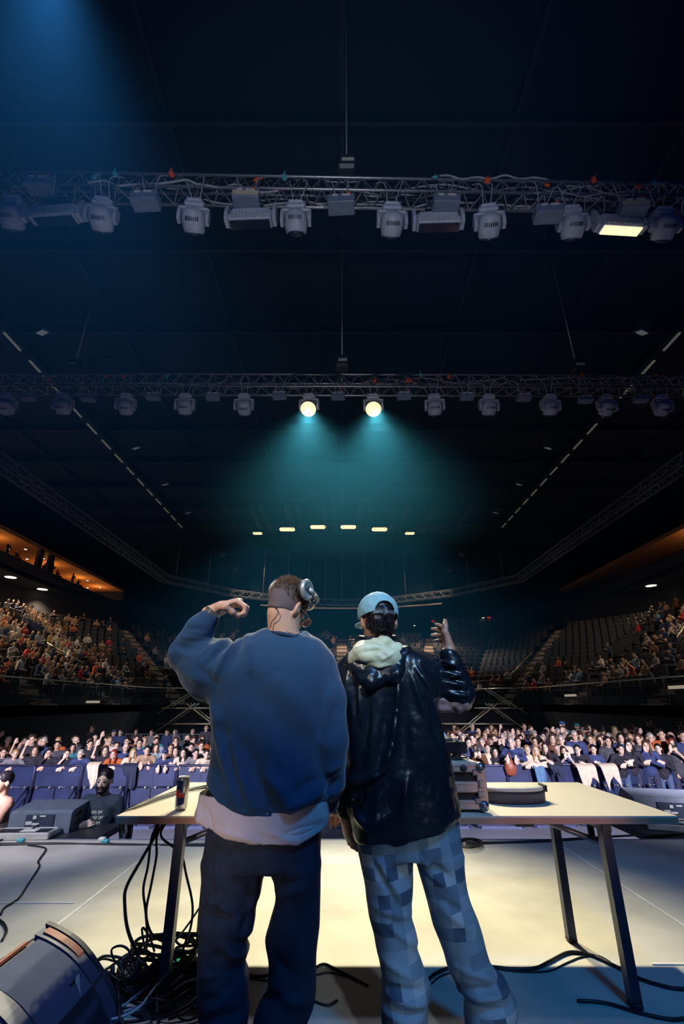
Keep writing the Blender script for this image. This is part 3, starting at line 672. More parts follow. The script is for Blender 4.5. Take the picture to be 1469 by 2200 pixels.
def figure(name, J, hairkind='short', sleeve='long', res=.013, parent=None, hs=1., face=True, girth=1., hand_n=None, curls=(.5,.5), mats=None, skirt=False, beard=False, only=('body','top','trousers','hair')):
    """figure facing -y, feet at z=0; J: joints. returns the meshes of its parts"""
    g = girth; m_s, m_c, m_h = mats or (m_skinc, m_cloth, m_hair)
    hc = J['head']; Rm = J['hrot']; out = {}
    def arm(p, s, extra, end):
        sh, el, wr = J['sh'+s], J['el'+s], J['wr'+s]
        d = rc(p, sh, el, .050*g+extra, .040*g+extra*.9)
        if end > 0: w2 = Vector(el).lerp(Vector(wr), end); d = smin(d, rc(p, el, w2, .040*g+extra*.9, .040*g+(.027-.040)*end+extra*.8), .02)
        return d
    def torso(p, ex, zlow=None):
        pv, ch = Vector(J['pelvis']), Vector(J['chest']); sl, sr = Vector(J['shL']), Vector(J['shR']); nk = Vector(J['neck'])
        d = un([ell(p, ch, (.165*g+ex, .115*g+ex, .20+ex)), ell(p, pv.lerp(ch, .5), (.140*g+ex, .105*g+ex, .20)), ell(p, pv, (.160*g+ex, .120*g+ex, .15)), rc(p, sl.lerp(sr, .12), sr.lerp(sl, .12), .060+ex, .060+ex), rc(p, nk-Vector((0,0,.05)), nk, .075+ex, .055+ex)], .05)
        return d
    def body(p):
        nk = Vector(J['neck']); d = un([head_sdf(p, hc, Rm, hs), rc(p, nk-Vector((0,0,.05)), lp(hc, Rm, (0,-.02,-.06)), .062, .052)], .02)
        return d
    c = Vector(hc); hl, hh = c-Vector((.13,.15,.20)), c+Vector((.13,.15,.14)); parts = [(body, hl, hh, min(res, .009)*hs)]
    def low(p):
        d = torso(p, -.012)
        for s in 'LR': d = smin(d, arm(p, s, 0, 1), .03)
        for s in 'LR': d = un([d, rc(p, J['hip'+s], J['kn'+s], .082*g, .055), rc(p, J['kn'+s], J['an'+s], .055, .038), rc(p, J['an'+s], Vector(J['an'+s])+Vector((0,-.13,-.04)), .038, .030)], .03)
        return d
    allp = [Vector(J[k]) for k in J if k[:2] not in ('hr','hd','hn','hs')]
    lo = Vector([min(v[i] for v in allp) for i in range(3)])-Vector((.2,.2,.1)); hi = Vector([max(v[i] for v in allp) for i in range(3)])+Vector((.2,.2,.03))
    hi.z = max(J['shL'][2], J['shR'][2], J['elL'][2], J['elR'][2], J['wrL'][2], J['wrR'][2])+.12
    parts.append((low, lo, hi, res*1.3))
    for i, s in enumerate('LR'):
        wr, el = Vector(J['wr'+s]), Vector(J['el'+s]); d = J.get('hd'+s, wr-el); n = J.get('hn'+s, Vector((0,1,-.2)))
        sd = J.get('hs'+s, 1 if s == 'L' else -1)
        parts.append((lambda p, wr=wr, d=d, n=n, sd=sd, i=i: hand(p, wr, d, n, curls[i], sd, 1.0), wr-Vector((.22,.22,.22)), wr+Vector((.22,.22,.22)), min(.0075, res)))
    def mf(C_):
        mi = np.zeros(len(C_), int)
        if face:
            q = loc3((C_[:,0], C_[:,1], C_[:,2]), hc, Rm); q = [x/hs for x in q]
            for sg in (-1, 1):
                mi[(np.abs(q[0]-sg*.031) < .015) & (np.abs(q[2]+.005) < .008) & (q[1] > .07)] = 1
                mi[(np.abs(q[0]-sg*.033) < .020) & (np.abs(q[2]-.017) < .006) & (q[1] > .07)] = 1
            mi[(np.abs(q[0]) < .020) & (np.abs(q[2]+.081) < .008) & (q[1] > .08)] = 2
        return mi
    if 'body' in only: out['body'] = sdf_mesh('body', parts, [m_s, m_eye, m_lip], matfn=mf)
    # clothing
    def top(p):
        d = torso(p, .012); d = smax(d, -(p[2]-(J['pelvis'][2]-.10)), .01)
        for s in 'LR': d = smin(d, arm(p, s, .013, {'long': .9, 'mid': .35, 'short': 0, 'none': 0}[sleeve]), .035)
        if sleeve == 'short':
            for s in 'LR':
                sh, el = Vector(J['sh'+s]), Vector(J['el'+s]); ax = (el-sh).normalized(); m = sh.lerp(el, .62)
                near = np.sqrt((p[0]-el.x)**2+(p[1]-el.y)**2+(p[2]-el.z)**2)-.17
                cut = (p[0]-m.x)*ax.x+(p[1]-m.y)*ax.y+(p[2]-m.z)*ax.z
                d = smax(d, np.minimum(cut, -near), .008)
        nk = J['neck']; d = smax(d, -rc(p, (nk[0], nk[1], nk[2]-.005), (nk[0], nk[1]-.02, nk[2]+.2), .062, .10), .01)
        return d
    disp = lambda P: .007*vn(P, 14, 3)+.004*vn(P, 30, 9)
    if 'top' in only: out['top'] = sdf_mesh('top', [(top, lo, hi, res)], [m_c], disp)
    def trs(p):
        d = un([ell(p, J['pelvis'], (.168*g, .128*g, .13))], .03)
        for s in 'LR': d = un([d, rc(p, J['hip'+s], J['kn'+s], .095*g, .072), rc(p, J['kn'+s], J['an'+s], .072, .058)], .03)
        return smax(d, J['anL'][2]-.02-p[2], .01)
    l2 = lo.copy(); h2 = hi.copy(); h2.z = J['pelvis'][2]+.15
    if 'trousers' in only: out['trousers'] = sdf_mesh('trousers', [(trs, l2, h2, res*1.2)], [m_c], disp)
    # hair
    def hair(p):
        q = [x/hs for x in loc3(p, hc, Rm)]
        cap = ell(q, (0,-.016,.028), (.084,.104,.094)); face_ = ell(q, (0,.085,-.035), (.066,.075,.088))
        if hairkind in ('short', 'grey'): d = smax(cap, -face_, .01); d = smax(d, -(q[2]+.045), .01); d = smax(d, -ell(q, (0,.03,-.09), (.2,.085,.09)), .01)
        elif hairkind == 'bald': d = smax(smax(cap, q[2]-.01, .01), -face_, .01); d = smax(d, -(q[2]+.05), .01); d = smax(d, q[1]-.02, .01)
        elif hairkind == 'cap': d = un([smax(ell(q, (0,-.01,.03), (.094,.112,.098)), -(q[2]-.025), .006), ell(q, (0,.125,.035), (.065,.07,.010))], .01)
        elif hairkind == 'bun': d = smax(cap, -face_, .01); d = smax(d, -(q[2]+.06), .01); d = smin(d, ell(q, (0,-.10,.08), (.04,.04,.04)), .01)
        elif hairkind == 'hood': d = smax(ell(q, (0,-.02,-.01), (.115,.125,.145)), -ell(q, (0,.09,-.02), (.072,.10,.10)), .01)
        else:
            dr = un([ell(q, (.066,.0,-.11), (.036,.055,.15)), ell(q, (-.066,.0,-.11), (.036,.055,.15)), ell(q, (0,-.075,-.11), (.09,.045,.16))], .03)
            d = smax(smin(cap, dr, .03), -ell(q, (0,.09,-.05), (.054,.09,.105)), .01); d = smax(d, -rc(q, (0,-.02,-.05), (0,-.02,-.3), .05, .07), .01)
        return d*hs
    if 'hair' in only: out['hair'] = sdf_mesh('hair', [(hair, c-Vector((.16,.2,.34)), c+Vector((.16,.2,.16)), min(res, .010))], [m_h], lambda P: .004*vn(P*np.array([1,1,.4]), 60, 2))
    if beard:
        def brd(p):
            q = loc3(p, hc, Rm); d = un([ell(q, (0,.050,-.088), (.060,.062,.058)), rc(q, (.062,.02,-.02), (.052,.05,-.075), .012, .02), rc(q, (-.062,.02,-.02), (-.052,.05,-.075), .012, .02)], .02)
            d = smax(d, -ell(q, (0,.105,-.078), (.026,.03,.014)), .006); d = smax(d, q[2]+.025*(1+0*q[0]), .01)
            m = rc(q, (-.028,.105,-.066), (.028,.105,-.066), .006, .006); return smin(d, m, .006)
        out['beard'] = sdf_mesh('beard', [(brd, c-Vector((.13,.17,.2)), c+Vector((.13,.17,.08)), .007)], [m_h])
    return out
def joints(lean=0., el=None, wr=None, head=(0,0,0), hdn=None, yaw=0, pitch=0, width=.19):
    """standing joints facing -y; el/wr: dict of L and R points (L is the figure's left: +x)"""
    l = lean
    J = dict(pelvis=(0,.0,.93), chest=(0,-.10*l,1.26-.02*l), neck=(0,-.20*l+.015,1.46-.05*l), shL=(width,-.17*l+.01,1.40-.05*l), shR=(-width,-.17*l+.01,1.40-.05*l),
             hipL=(.095,0,.90), hipR=(-.095,0,.90), knL=(.11,-.03,.50), knR=(-.11,-.03,.50), anL=(.12,.02,.08), anR=(-.12,.02,.08))
    J['head'] = (head[0], -.26*l-.01+head[1], 1.625-.07*l+head[2]); J['hrot'] = axes(180+yaw, pitch, 0)
    J['elL'] = (el or {}).get('L', (.25, .03-.15*l, 1.12)); J['elR'] = (el or {}).get('R', (-.25, .03-.15*l, 1.12))
    J['wrL'] = (wr or {}).get('L', (.27, -.06-.12*l, .88)); J['wrR'] = (wr or {}).get('R', (-.27, -.06-.12*l, .88))
    return J
# ================================================================== TABLE AND WHAT STANDS ON IT
TX0, TX1, TY0, TY1, TZ = -1.10, 1.635, 2.66, 3.70, .74
m_top = M('beech_tabletop', (.80,.70,.56), .45, noise=(3,.05)); m_edge = M('beech_edge', (.68,.33,.20), .5, noise=(6,.2))
m_leg = M('dark_blue_grey_metal', (.06,.07,.10), .38, .5)
t = empty('folding_table', ((TX0+TX1)/2, (TY0+TY1)/2, 0), 0, 'long pale folding table with dark metal legs in front of the two people', 'table'); TC = Vector(t.location)
def rel(x, y, z): return Vector((x, y, z))-TC
b = MB(); b.box(rel((TX0+TX1)/2, (TY0+TY1)/2, TZ-.004), (TX1-TX0, TY1-TY0, .008), 0); top = b.build('tabletop', m_top, t)
b = MB(); b.box(rel((TX0+TX1)/2, (TY0+TY1)/2, TZ-.021), (TX1-TX0-.03, TY1-TY0-.03, .022)); b.build('underside', M('dark_board', (.03,.03,.035), .7), top)
b = MB(); W_, D_ = TX1-TX0, TY1-TY0; c_ = rel((TX0+TX1)/2, (TY0+TY1)/2, TZ-.021)
for s in (-1, 1): b.box(c_+Vector((0, s*(D_/2-.01), 0)), (W_, .02, .026)); b.box(c_+Vector((s*(W_/2-.01), 0, 0)), (.02, D_-.04, .026))
b.build('edge_band', m_edge, top)
for x in (-.80, 1.30):
    for y in (2.74, 3.36):
        b = MB(); b.box(rel(x, y, (TZ-.034)/2+.01), (.045, .05, TZ-.055)); lg = b.build('leg', m_leg, t)
        b = MB(); b.box(rel(x, y, .012), (.05, .056, .024), bev=.006); b.build('foot_cap', m_dark, lg)
    s = 1 if x < 0 else -1
    b = MB(); b.box(rel(x, 3.05, TZ-.06), (.04, .70, .03)); b.box(rel(x, 3.05, .50), (.03, .60, .03)) if False else None; b.build('top_rail', m_leg, t)
    b = MB(); b.tube([rel(x, 2.82, .60), rel(x+s*.30, 2.95, TZ-.05)], .014, 6); b.build('brace', M('brace_metal', (.30,.32,.38), .4, .6), t)
    b = MB(); b.box(rel(x+s*.32, 2.96, TZ-.075), (.12, .05, .06), bev=.015); b.box(rel(x+s*.22, 2.93, TZ-.06), (.10, .04, .04), bev=.01); b.build('lock_catch', m_dark, t)
# slim drink can
q = Vector((-.832, 2.80, TZ))
t = empty('drink_can', q, R(15), 'slim blue, silver and red drink can standing on the left end of the table', 'can')
m_cb = M('can_blue', (.02,.04,.16), .25, .4); m_cs = M('can_silver', (.62,.62,.62), .25, .7); m_cr = M('can_red', (.55,.03,.02), .35)
r = .031; b = MB(); b.lathe([(.024,0),(r*.86,.003),(r,.012),(r,.136),(r*.80,.148),(.022,.150)], 28)
b.build('body', m_cs, t)
def patch(mat, nm, a0, a1, z0, z1, sk=0., n=10, rr=r+.0006):
    vs = []; fs = []
    for i in range(n+1):
        a = a0+(a1-a0)*i/n; dz = sk*(i/n)
        vs += [(math.cos(a)*rr, math.sin(a)*rr, z0+dz), (math.cos(a)*rr, math.sin(a)*rr, z1+dz)]
    for i in range(n): fs.append((2*i, 2*i+2, 2*i+3, 2*i+1))
    b = MB(); b.add(vs, fs, sm=True); return b.build(nm, mat, t)
C0 = -math.pi/2-R(15)
patch(m_cb, 'blue_panel', C0-1.2, C0+.25, .082, .134); patch(m_cb, 'blue_panel', C0-.6, C0+.75, .018, .066, .012)
patch(m_cr, 'red_mark', C0-1.0, C0-.1, .066, .088, .006); patch(m_cr, 'red_mark', C0+.0, C0+.6, .078, .062, -.004); patch(m_cr, 'red_mark', C0-.5, C0+.2, .058, .070)
b = MB(); b.lathe([(.027,.1475),(.028,.152),(.025,.1505),(.010,.149)], 28); b.build('rim', m_alu, t)
# flight case with dj gear
m_case = M('black_laminate', (.010,.012,.022), .45); m_prof = M('satin_aluminium_profile', (.62,.50,.44), .38, .55, noise=(30,.06)); m_corner = M('ball_corner_steel', (.30,.29,.33), .3, .8)
cx0, cx1, cy0, cy1, cz0, cz1 = -.16, .715, 2.735, 3.20, TZ+.012, TZ+.218
t = empty('flight_case', ((cx0+cx1)/2, (cy0+cy1)/2, TZ), 0, 'low aluminium edged flight case on the table behind the capped person', 'case'); FC = Vector(t.location)
b = MB(); b.box(Vector(((cx0+cx1)/2, (cy0+cy1)/2, (cz0+cz1)/2))-FC, (cx1-cx0-.02, cy1-cy0-.02, cz1-cz0-.01)); b.build('shell', m_case, t)
for z, hh in ((cz0+.022, .042), (cz0+.100, .050), (cz1-.020, .040)):
    b = MB(); c_ = Vector(((cx0+cx1)/2, (cy0+cy1)/2, z))-FC
    for k, y in ((0, cy0), (1, cy1)): 
        b.box((c_.x, y-FC.y, c_.z), (cx1-cx0-.03, .012, hh), bev=.003); b.box((c_.x, y-FC.y-.004, c_.z+hh*.28), (cx1-cx0-.03, .010, .006)); b.box((c_.x, y-FC.y-.004, c_.z-hh*.28), (cx1-cx0-.03, .010, .004))
    for x in (cx0, cx1): b.box((x-FC.x, c_.y, c_.z), (.012, cy1-cy0-.03, hh), bev=.003)
    b.build('profile', m_prof, t)
for x in (cx0, cx1):
    for y in (cy0, cy1):
        b = MB(); b.box(Vector((x, y, (cz0+cz1)/2))-FC, (.05, .022, cz1-cz0-.03), bev=.006); e = b.build('corner_post', M('post_profile', (.52,.42,.38), .4, .5), t)
        for z in (cz0+.018, cz1-.018):
            b = MB(); q = Vector((x, y, z))-FC; b.lathe([(.002,-.027),(.018,-.022),(.026,-.008),(.027,0),(.026,.008),(.018,.022),(.002,.027)], 16, mtx=Matrix.Translation(q))
            b.box(q+Vector((-.03 if x > 0 else .03, -.008 if y < 3 else .008, .022 if z < .85 else -.022)), (.03,.012,.03), bev=.008); b.build('ball_corner', m_corner, t)
        b = MB(); b.box(Vector((x-.004, y-.014, (cz0+cz1)/2+.012))-FC, (.026,.006,.036), bev=.003); b.box(Vector((x-.010, y-.014, (cz0+cz1)/2-.034))-FC, (.036,.006,.026), bev=.003); b.build('hasp', m_corner, e)
        b = MB()
        for dx, dz in ((-.004,.02),(-.004,.004),(-.018,-.034),(-.002,-.034)): b.lathe([(.006,0),(.005,.003),(.002,.004)], 10, mtx=Matrix.Translation(Vector((x+dx, y-.017, (cz0+cz1)/2+dz))-FC) @ Matrix.Rotation(R(90), 4, 'X'))
        b.build('rivets', M('bright_rivet', (.75,.72,.66), .25, .9), e)
        b = MB(); b.lathe([(.02,-.012),(.022,-.004),(.02,.002)], 14, mtx=Matrix.Translation(Vector((x-.02 if x > 0 else x+.02, y+.02 if y < 3 else y-.02, cz0))-FC)); b.build('rubber_foot', m_dark, t)
b = MB(); b.lathe([(.016,0),(.016,.008),(.008,.010)], 16, mtx=Matrix.Translation(Vector((cx1-.088, cy0-.008, cz1-.02))-FC) @ Matrix.Rotation(R(90), 4, 'X')); b.build('latch', m_steel, t)
b = MB(); b.box(Vector(((cx0+cx1)/2, (cy0+cy1)/2, cz1+.002))-FC, (cx1-cx0-.03, cy1-cy0-.03, .006)); b.build('lid', M('pale_case_top', (.66,.62,.52), .4), t)
def player(x, w_, lab, nm='dj_player'):
    t = empty(nm, (x, 2.985, cz1+.005), 0, lab, 'audio player' if nm == 'dj_player' else 'mixer')
    for dx in (-w_/2+.05, w_/2-.05):
        for dy in (-.13, .13): mb = MB(); mb.lathe([(.026,0),(.024,.028),(.022,.034)], 18, mtx=Matrix.Translation((dx, dy, 0))); mb.build('foot', M('frosted_foot', (.20,.20,.22), .3, .5), t)
    mb = MB(); mb.box((0,0,.062), (w_, .36, .056), bev=.005); bd = mb.build('chassis', M('gloss_black', (.008,.009,.014), .3), t)
    mb = MB(); mb.lathe([(.10,0),(.10,.012),(.08,.016),(.03,.016)], 32, mtx=Matrix.Translation((0,-.05,.09))) if nm == 'dj_player' else mb.box((0,-.05,.092), (w_*.5,.2,.004)); mb.build('jog_wheel' if nm == 'dj_player' else 'fader_plate', M('jog_metal', (.35,.36,.40), .3, .8), bd)
    mb = MB(); mb.box((0,.13,.10), (w_*.7,.09,.008), rot=Matrix.Rotation(R(20),3,'X')); mb.build('screen', M('player_screen', (.02,.05,.12), .2, emit=(.1,.35,.8), es=.6), bd)
    mb = MB(); rn = random.Random(int(x*100)+9)
    for k in range(12): mb.lathe([(.008,0),(.007,.016),(.003,.018)], 9, mtx=Matrix.Translation((rn.uniform(-w_/2+.02, w_/2-.02), rn.choice((-.16,-.12,.05,.10)), .09)))
    mb.build('knobs', M('knob_metal', (.6,.6,.6), .25, .8), bd)
player(.525, .30, 'black player with jog wheel on the right end of the flight case'); player(.02, .30, 'black player with jog wheel on left end of the flight case')
player(.275, .18, 'narrow black mixer between the two players on the flight case', 'dj_mixer')
b = MB(); b.tube(spline([(.36,2.80,TZ+.232),(.45,2.78,TZ+.236),(.66,2.83,TZ+.236),(.70,2.98,TZ+.236)], 6), .004, 6); tag(b.build('cable', m_cable), 'thin black lead on top of the flight case', 'cable')
# half round pouch
t = empty('headphone_pouch', (.965, 3.06, TZ), R(2), 'flat dark half-round zipped pouch with a pale lid on the table', 'pouch')
def dshape(a, c, n=26, pw=2.4):
    out = []
    for i in range(n):
        q_ = 2*math.pi*i/n; x = abs(math.cos(q_))**(2/pw)*math.copysign(1, math.cos(q_))*a; y = abs(math.sin(q_))**(2/pw)*math.copysign(1, math.sin(q_))*c
        out.append((x, y if y < 0 else y*.62))
    return out
def loftd(levels, mat, name, par):
    vs = []; fs = []; n = 26
    for a, c, z in levels: vs += [(x, y, z) for x, y in dshape(a, c)]
    m = len(levels)
    for i in range(m-1):
        for k in range(n): fs.append((i*n+k, i*n+(k+1)%n, (i+1)*n+(k+1)%n, (i+1)*n+k))
    fs += [tuple(range(n))[::-1], tuple((m-1)*n+k for k in range(n))]; b = MB(); b.add(vs, fs, sm=True); return b.build(name, mat, par)
m_pouch = M('pouch_fabric', (.07,.065,.08), .7, bump=(120,.3,.002))
loftd([(.165,.125,.0),(.178,.138,.008),(.180,.140,.05),(.176,.136,.056)], m_pouch, 'body', t)
loftd([(.180,.141,.050),(.183,.144,.054),(.180,.141,.059)], m_dark, 'zip', t)
loftd([(.176,.137,.058),(.172,.133,.072),(.15,.112,.079),(.08,.06,.082)], M('pouch_lid_pale', (.72,.66,.52), .6), 'lid', t)
b = MB(); b.box((.176,-.02,.066), (.012,.10,.034), bev=.004); b.build('pull_tab', m_dark, t)
# leads on the table, left
rq = random.Random(4)
for k in range(6):
    j_ = lambda s: rq.uniform(-s, s)
    pts = [(-.60+j_(.03), 3.60+j_(.06), TZ+.007+.002*k), (-.74+j_(.02), 3.56+j_(.07), TZ+.008+.003*k), (-.88+j_(.03), 3.44+j_(.09), TZ+.007+.002*k), (-.99+j_(.02), 3.30+j_(.08), TZ+.007), (-1.075, 3.05-.05*k, TZ+.008), (-1.115, 3.0-.05*k, TZ-.01), (-1.10, 2.99-.05*k, TZ-.10)]
    b = MB(); b.tube(spline(pts, 6), .0042, 5); tag(b.build('cable', m_cable), 'thin black lead lying across the left far part of the table', 'cable', 'leads lying on the table')
# cables hanging below the left end
hang = [
 ([(-1.00,2.98),(335,1790),(305,1845),(272,1905),(268,1945),(275,2000),(300,2062)], .0085, 'thickest and leftmost of the cables hanging below the table'),
 ([(-.95,2.95),(329,1790),(318,1860),(308,1910),(313,1960),(316,2010),(313,2050)], .0065, 'second cable from left hanging below the table'),
 ([(-.93,2.92),(339,1790),(336,1840),(325,1900),(314,1960),(325,2005),(350,2022)], .0065, 'third cable from left, curving behind the left table leg'),
 ([(-.90,2.95),(345,1790),(375,1822),(391,1840),(400,1880),(413,1940),(410,1990),(393,2040),(395,2060)], .006, 'cable passing behind the left table leg, hanging to the pile')]
def PX(px, py, Y): q = W(px, py, Y); q.z = max(q.z, .012); return q
for pts, r_, lab in hang:
    Y_ = 2.92; P = [Vector((pts[0][0], 3.0, TZ-.03))]+[PX(a, c, Y_-.0*i) for i, (a, c) in enumerate(pts[1:])]
    b = MB(); b.tube(spline(P, 8), r_, 7); tag(b.build('cable', m_cable), 'black '+lab, 'cable')
# heap of cables with power strips on the floor
rn = random.Random(11)
t = empty('power_strip', (-1.00, 2.80, 0), R(18), 'black multi socket power strip lying in the cable heap by the left table leg', 'power strip')
b = MB(); b.box((0,0,.025), (.44,.075,.05), bev=.01); b.build('body', M('strip_black', (.012,.014,.02), .35), t)
for k in range(4):
    b = MB(); b.lathe([(.022,0),(.022,.028),(.012,.05),(.008,.085)], 12, mtx=Matrix.Translation((-.15+.095*k, 0, .048)) @ Matrix.Rotation(R(-12+8*k), 4, 'Y')); b.build('plug', m_cable, t)
t = empty('power_strip', (-.78, 2.95, 0), R(-12), 'black socket box behind the left table leg, half under cables', 'power strip')
b = MB(); b.box((0,0,.04), (.30,.12,.08), bev=.012); b.build('body', MATS['strip_black'], t)
b = MB(); b.box((-.05,-.02,.082), (.06,.05,.006)); b.build('switch', M('green_led_switch', (.02,.2,.1), .4, emit=(.05,.8,.4), es=.4), t)
for k in range(24):
    cx_, cy_ = -.86+rn.uniform(-.16,.20), 2.78+rn.uniform(-.14,.20); r0 = rn.uniform(.07,.19); ph = rn.uniform(0,6.3); n = 16; lo = rn.uniform(.7,1.6); pts = []
    for i in range(n):
        a = ph+i/n*2*math.pi*lo; rr = r0*(1+.25*math.sin(2*a+k)); pts.append((cx_+math.cos(a)*rr*1.25, cy_+math.sin(a)*rr*.8, max(.012, .03+.045*math.sin(a*1.3+k)+.02*rn.random()+.002*k)))
    b = MB(); b.tube(spline(pts, 4), rn.choice((.005,.0065,.008)), 6); g = k % 6 == 0
    tag(b.build('cable', m_cgrey if g else m_cable), '%s cable coiled in the heap by the left table leg' % ('grey' if g else 'black'), 'cable', '%s cables of the floor heap' % ('grey' if g else 'black'))
loops = [([(268,2085),(245,2062),(240,2040),(258,2032),(275,2040),(282,2060)], 2.80, .005, 'black loop of cable rising left of the heap'),
 ([(313,2050),(305,1995),(320,2010),(332,2045)], 2.86, .005, 'thin black cable forming a narrow upright loop over the heap'),
 ([(430,1948),(405,1985),(378,2020),(365,2035),(352,2045)], 3.0, .0055, 'grey cable sloping up from the heap behind the left person'),
 ([(430,2010),(390,2012),(378,2020),(392,2032),(430,2030)], 3.0, .0055, 'black flat loop of cable right of the left table leg'),
 ([(262,2165),(300,2180),(345,2182),(375,2160)], 2.72, .006, 'black cable curving along the floor in front of the heap'),
 ([(300,2150),(288,2110),(300,2085),(330,2100),(320,2140)], 2.74, .006, 'black coil of cable left of the leg foot'),
 ([(250,2196),(290,2194),(330,2184),(350,2165)], 2.62, .006, 'black cable on the dark floor nearest the stage monitor')]
for pts, Y_, r_, lab in loops:
    b = MB(); P = []
    for a, c in pts:
        q = W(a, c, Y_)
        if q.z < .01: q = atZ(a, c, .01)
        P.append(q)
    b.tube(spline(P, 8), r_, 6); tag(b.build('cable', m_cgrey if lab.startswith('grey') else m_cable), lab, 'cable')
# cables on the floor
fl = [([(620,2118),(650,2104),(690,2072),(720,2082),(760,2102),(790,2118)], .006, 'black cable crossing the lit floor between the two people'),
 ([(530,2095),(560,2098),(600,2088)], .007, 'thick black cable on the floor between the left person\'s legs'),
 ([(530,2100),(560,2106),(600,2108)], .004, 'thin black cable on the floor between the left person\'s legs'),
 ([(680,2095),(710,2090),(750,2100),(768,2110)], .004, 'thin black cable just right of the left person\'s legs'),
 ([(915,2112),(935,2092),(975,2078),(1040,2076),(1100,2082),(1150,2080),(1180,2066),(1215,2048),(1240,2046),(1275,2054),(1330,2080),(1380,2105),(1440,2122),(1475,2125)], .008, 'thick black cable arching over the floor under the right part of the table'),
 ([(925,2115),(950,2096),(1000,2084),(1060,2082),(1120,2088),(1180,2086),(1215,2070),(1250,2056),(1285,2054),(1310,2066)], .004, 'thin black cable running beside the thick one under the table'),
 ([(1240,2150),(1300,2155),(1380,2178),(1440,2190),(1475,2188)], .007, 'black cable on the shaded floor beside the right table leg'),
 ([(725,2150),(700,2160),(640,2140),(600,2150)], .005, 'black cable on the shaded floor behind the left person'),
 ([(60,1816),(90,1820),(98,1826),(82,1850),(84,1862),(60,1900),(40,1930),(10,1950),(2,1965)], .007, 'black cable snaking across the grey floor at the far left'),
 ([(-5,1975),(8,1985),(14,2000),(5,2020)], .008, 'short bend of black cable on the floor at the left photo edge')]
for k in range(3): fl.append(([(-5,1812+2*k),(120,1811+k),(260,1815-k),(430,1813+2*k),(600,1812)], .006, 'black cable laid along the stage edge on the left, %s strand' % ('nearest','middle','farthest')[2-k]))
for k in range(3): fl.append(([(1000,1808+3*k),(1080,1809+k),(1180,1804+2*k),(1300,1797+k),(1475,1788+k)], .006, 'black cable laid along the stage edge on the right, %s strand' % ('nearest','middle','farthest')[2-k]))
for pts, r_, lab in fl:
    b = MB(); b.tube(spline([atZ(a, c, r_) for a, c in pts], 8), r_, 6); tag(b.build('cable', m_cable), lab, 'cable')
b = MB()
for k in range(5): b.tube([atZ(1008+math.cos(a)*(17+3*k), 1811+math.sin(a)*(7+k), .008+.006*k) for a in [i*.5+k for i in range(13)]], .006, 5, closed=True)
tag(b.build('cable_coil', m_cable), 'small coil of black cable on the lit floor right of the capped person', 'cable')
for px, py, m_, lab in [(219,1808,m_wht,'white'),(226,1813,m_teal,'teal'),(44,1811,m_teal,'second teal')]:
    b = MB(); b.box((0,0,.02), (.07,.05,.035), bev=.01); o = b.build('cable_connector', m_, None, atZ(px, py, 0)); tag(o, '%s cable connector lying on the stage edge on the left' % lab, 'connector')
# ================================================================== STAGE MONITOR, LOWER LEFT
m_grill = M('monitor_grille', (.055,.075,.15), .75, bump=(260,.9,.003)); m_shell = M('monitor_shell', (.022,.028,.05), .55, bump=(90,.4,.002)); m_redtr = M('red_brown_trim', (.28,.06,.04), .55)
t = empty('stage_monitor', (-1.35, 2.1, 0), 0, 'large black wedge monitor with curved grille at the lower left corner', 'speaker')
arc = [(-1.33,.318),(-1.25,.292),(-1.15,.243),(-1.06,.170),(-1.00,.10),(-.955,.03),(-.95,0)]
prof = arc+[(-1.62,0),(-1.62,.14)]
def arcpts(off, n=26):
    P = spline([(x, 0, z) for x, z in arc], 5); out = []
    for i, p in enumerate(P):
        d = (P[min(i+1, len(P)-1)]-P[max(i-1, 0)]).normalized(); out.append((p.x+(-d.z)*-off, p.z+d.x*off))
    return out
def rib(y0, y1, off, mat, name, i0=0, i1=None, th=.02, par=t):
    A = arcpts(off)[i0:i1]; B = arcpts(off-th)[i0:i1]; n = len(A); O = t.location
    vs = []
    for y in (y0, y1):
        vs += [Vector((x, y, z))-O for x, z in A]+[Vector((x, y, z))-O for x, z in B]
    fs = []
    for i in range(n-1): fs += [(i, i+1, 2*n+i+1, 2*n+i), (n+i, 3*n+i, 3*n+i+1, n+i+1), (i, n+i, n+i+1, i+1), (2*n+i, 2*n+i+1, 3*n+i+1, 3*n+i)]
    fs += [(0, 2*n, 3*n, n), (n-1, 2*n-1, 4*n-1, 3*n-1)]
    b = MB(); b.add(vs, fs); return b.build(name, mat, par)
A_ = arcpts(-.012)+[(-1.62,.0),(-1.62,.14)]
b = MB(); b.prism([(x+1.35, z) for x, z in A_], 1.66-2.1, 2.655-2.1, 'y'); b.build('cabinet', m_shell, t)
rib(2.64, 2.67, .014, m_shell, 'end_rim', th=.03); rib(2.56, 2.628, .004, M('rim_blue', (.045,.06,.12), .5), 'frame')
rib(2.22, 2.548, .000, m_grill, 'grille', 2, 27, .012); rib(2.13, 2.21, .006, MATS['rim_blue'], 'frame'); rib(1.66, 2.115, .000, m_grill, 'grille', 0, 29, .012)
rib(2.20, 2.50, .006, m_redtr, 'trim_strip', 0, 2, .01); rib(2.585, 2.63, .012, m_redtr, 'trim_strip', 2, 12, .01)
b = MB(); y = 2.53; A = arcpts(.003); x, z = A[13]; x2, z2 = A[16]; O = t.location
b.add([Vector(v)-O for v in ((x, 2.45, z),(x2, 2.45, z2),(x2, 2.53, z2),(x, 2.53, z))], [(0,1,2,3)]); bd = b.build('badge', m_dark, t)
A2 = arcpts(.005); b = MB(); x, z = A2[13]; x2, z2 = A2[16]
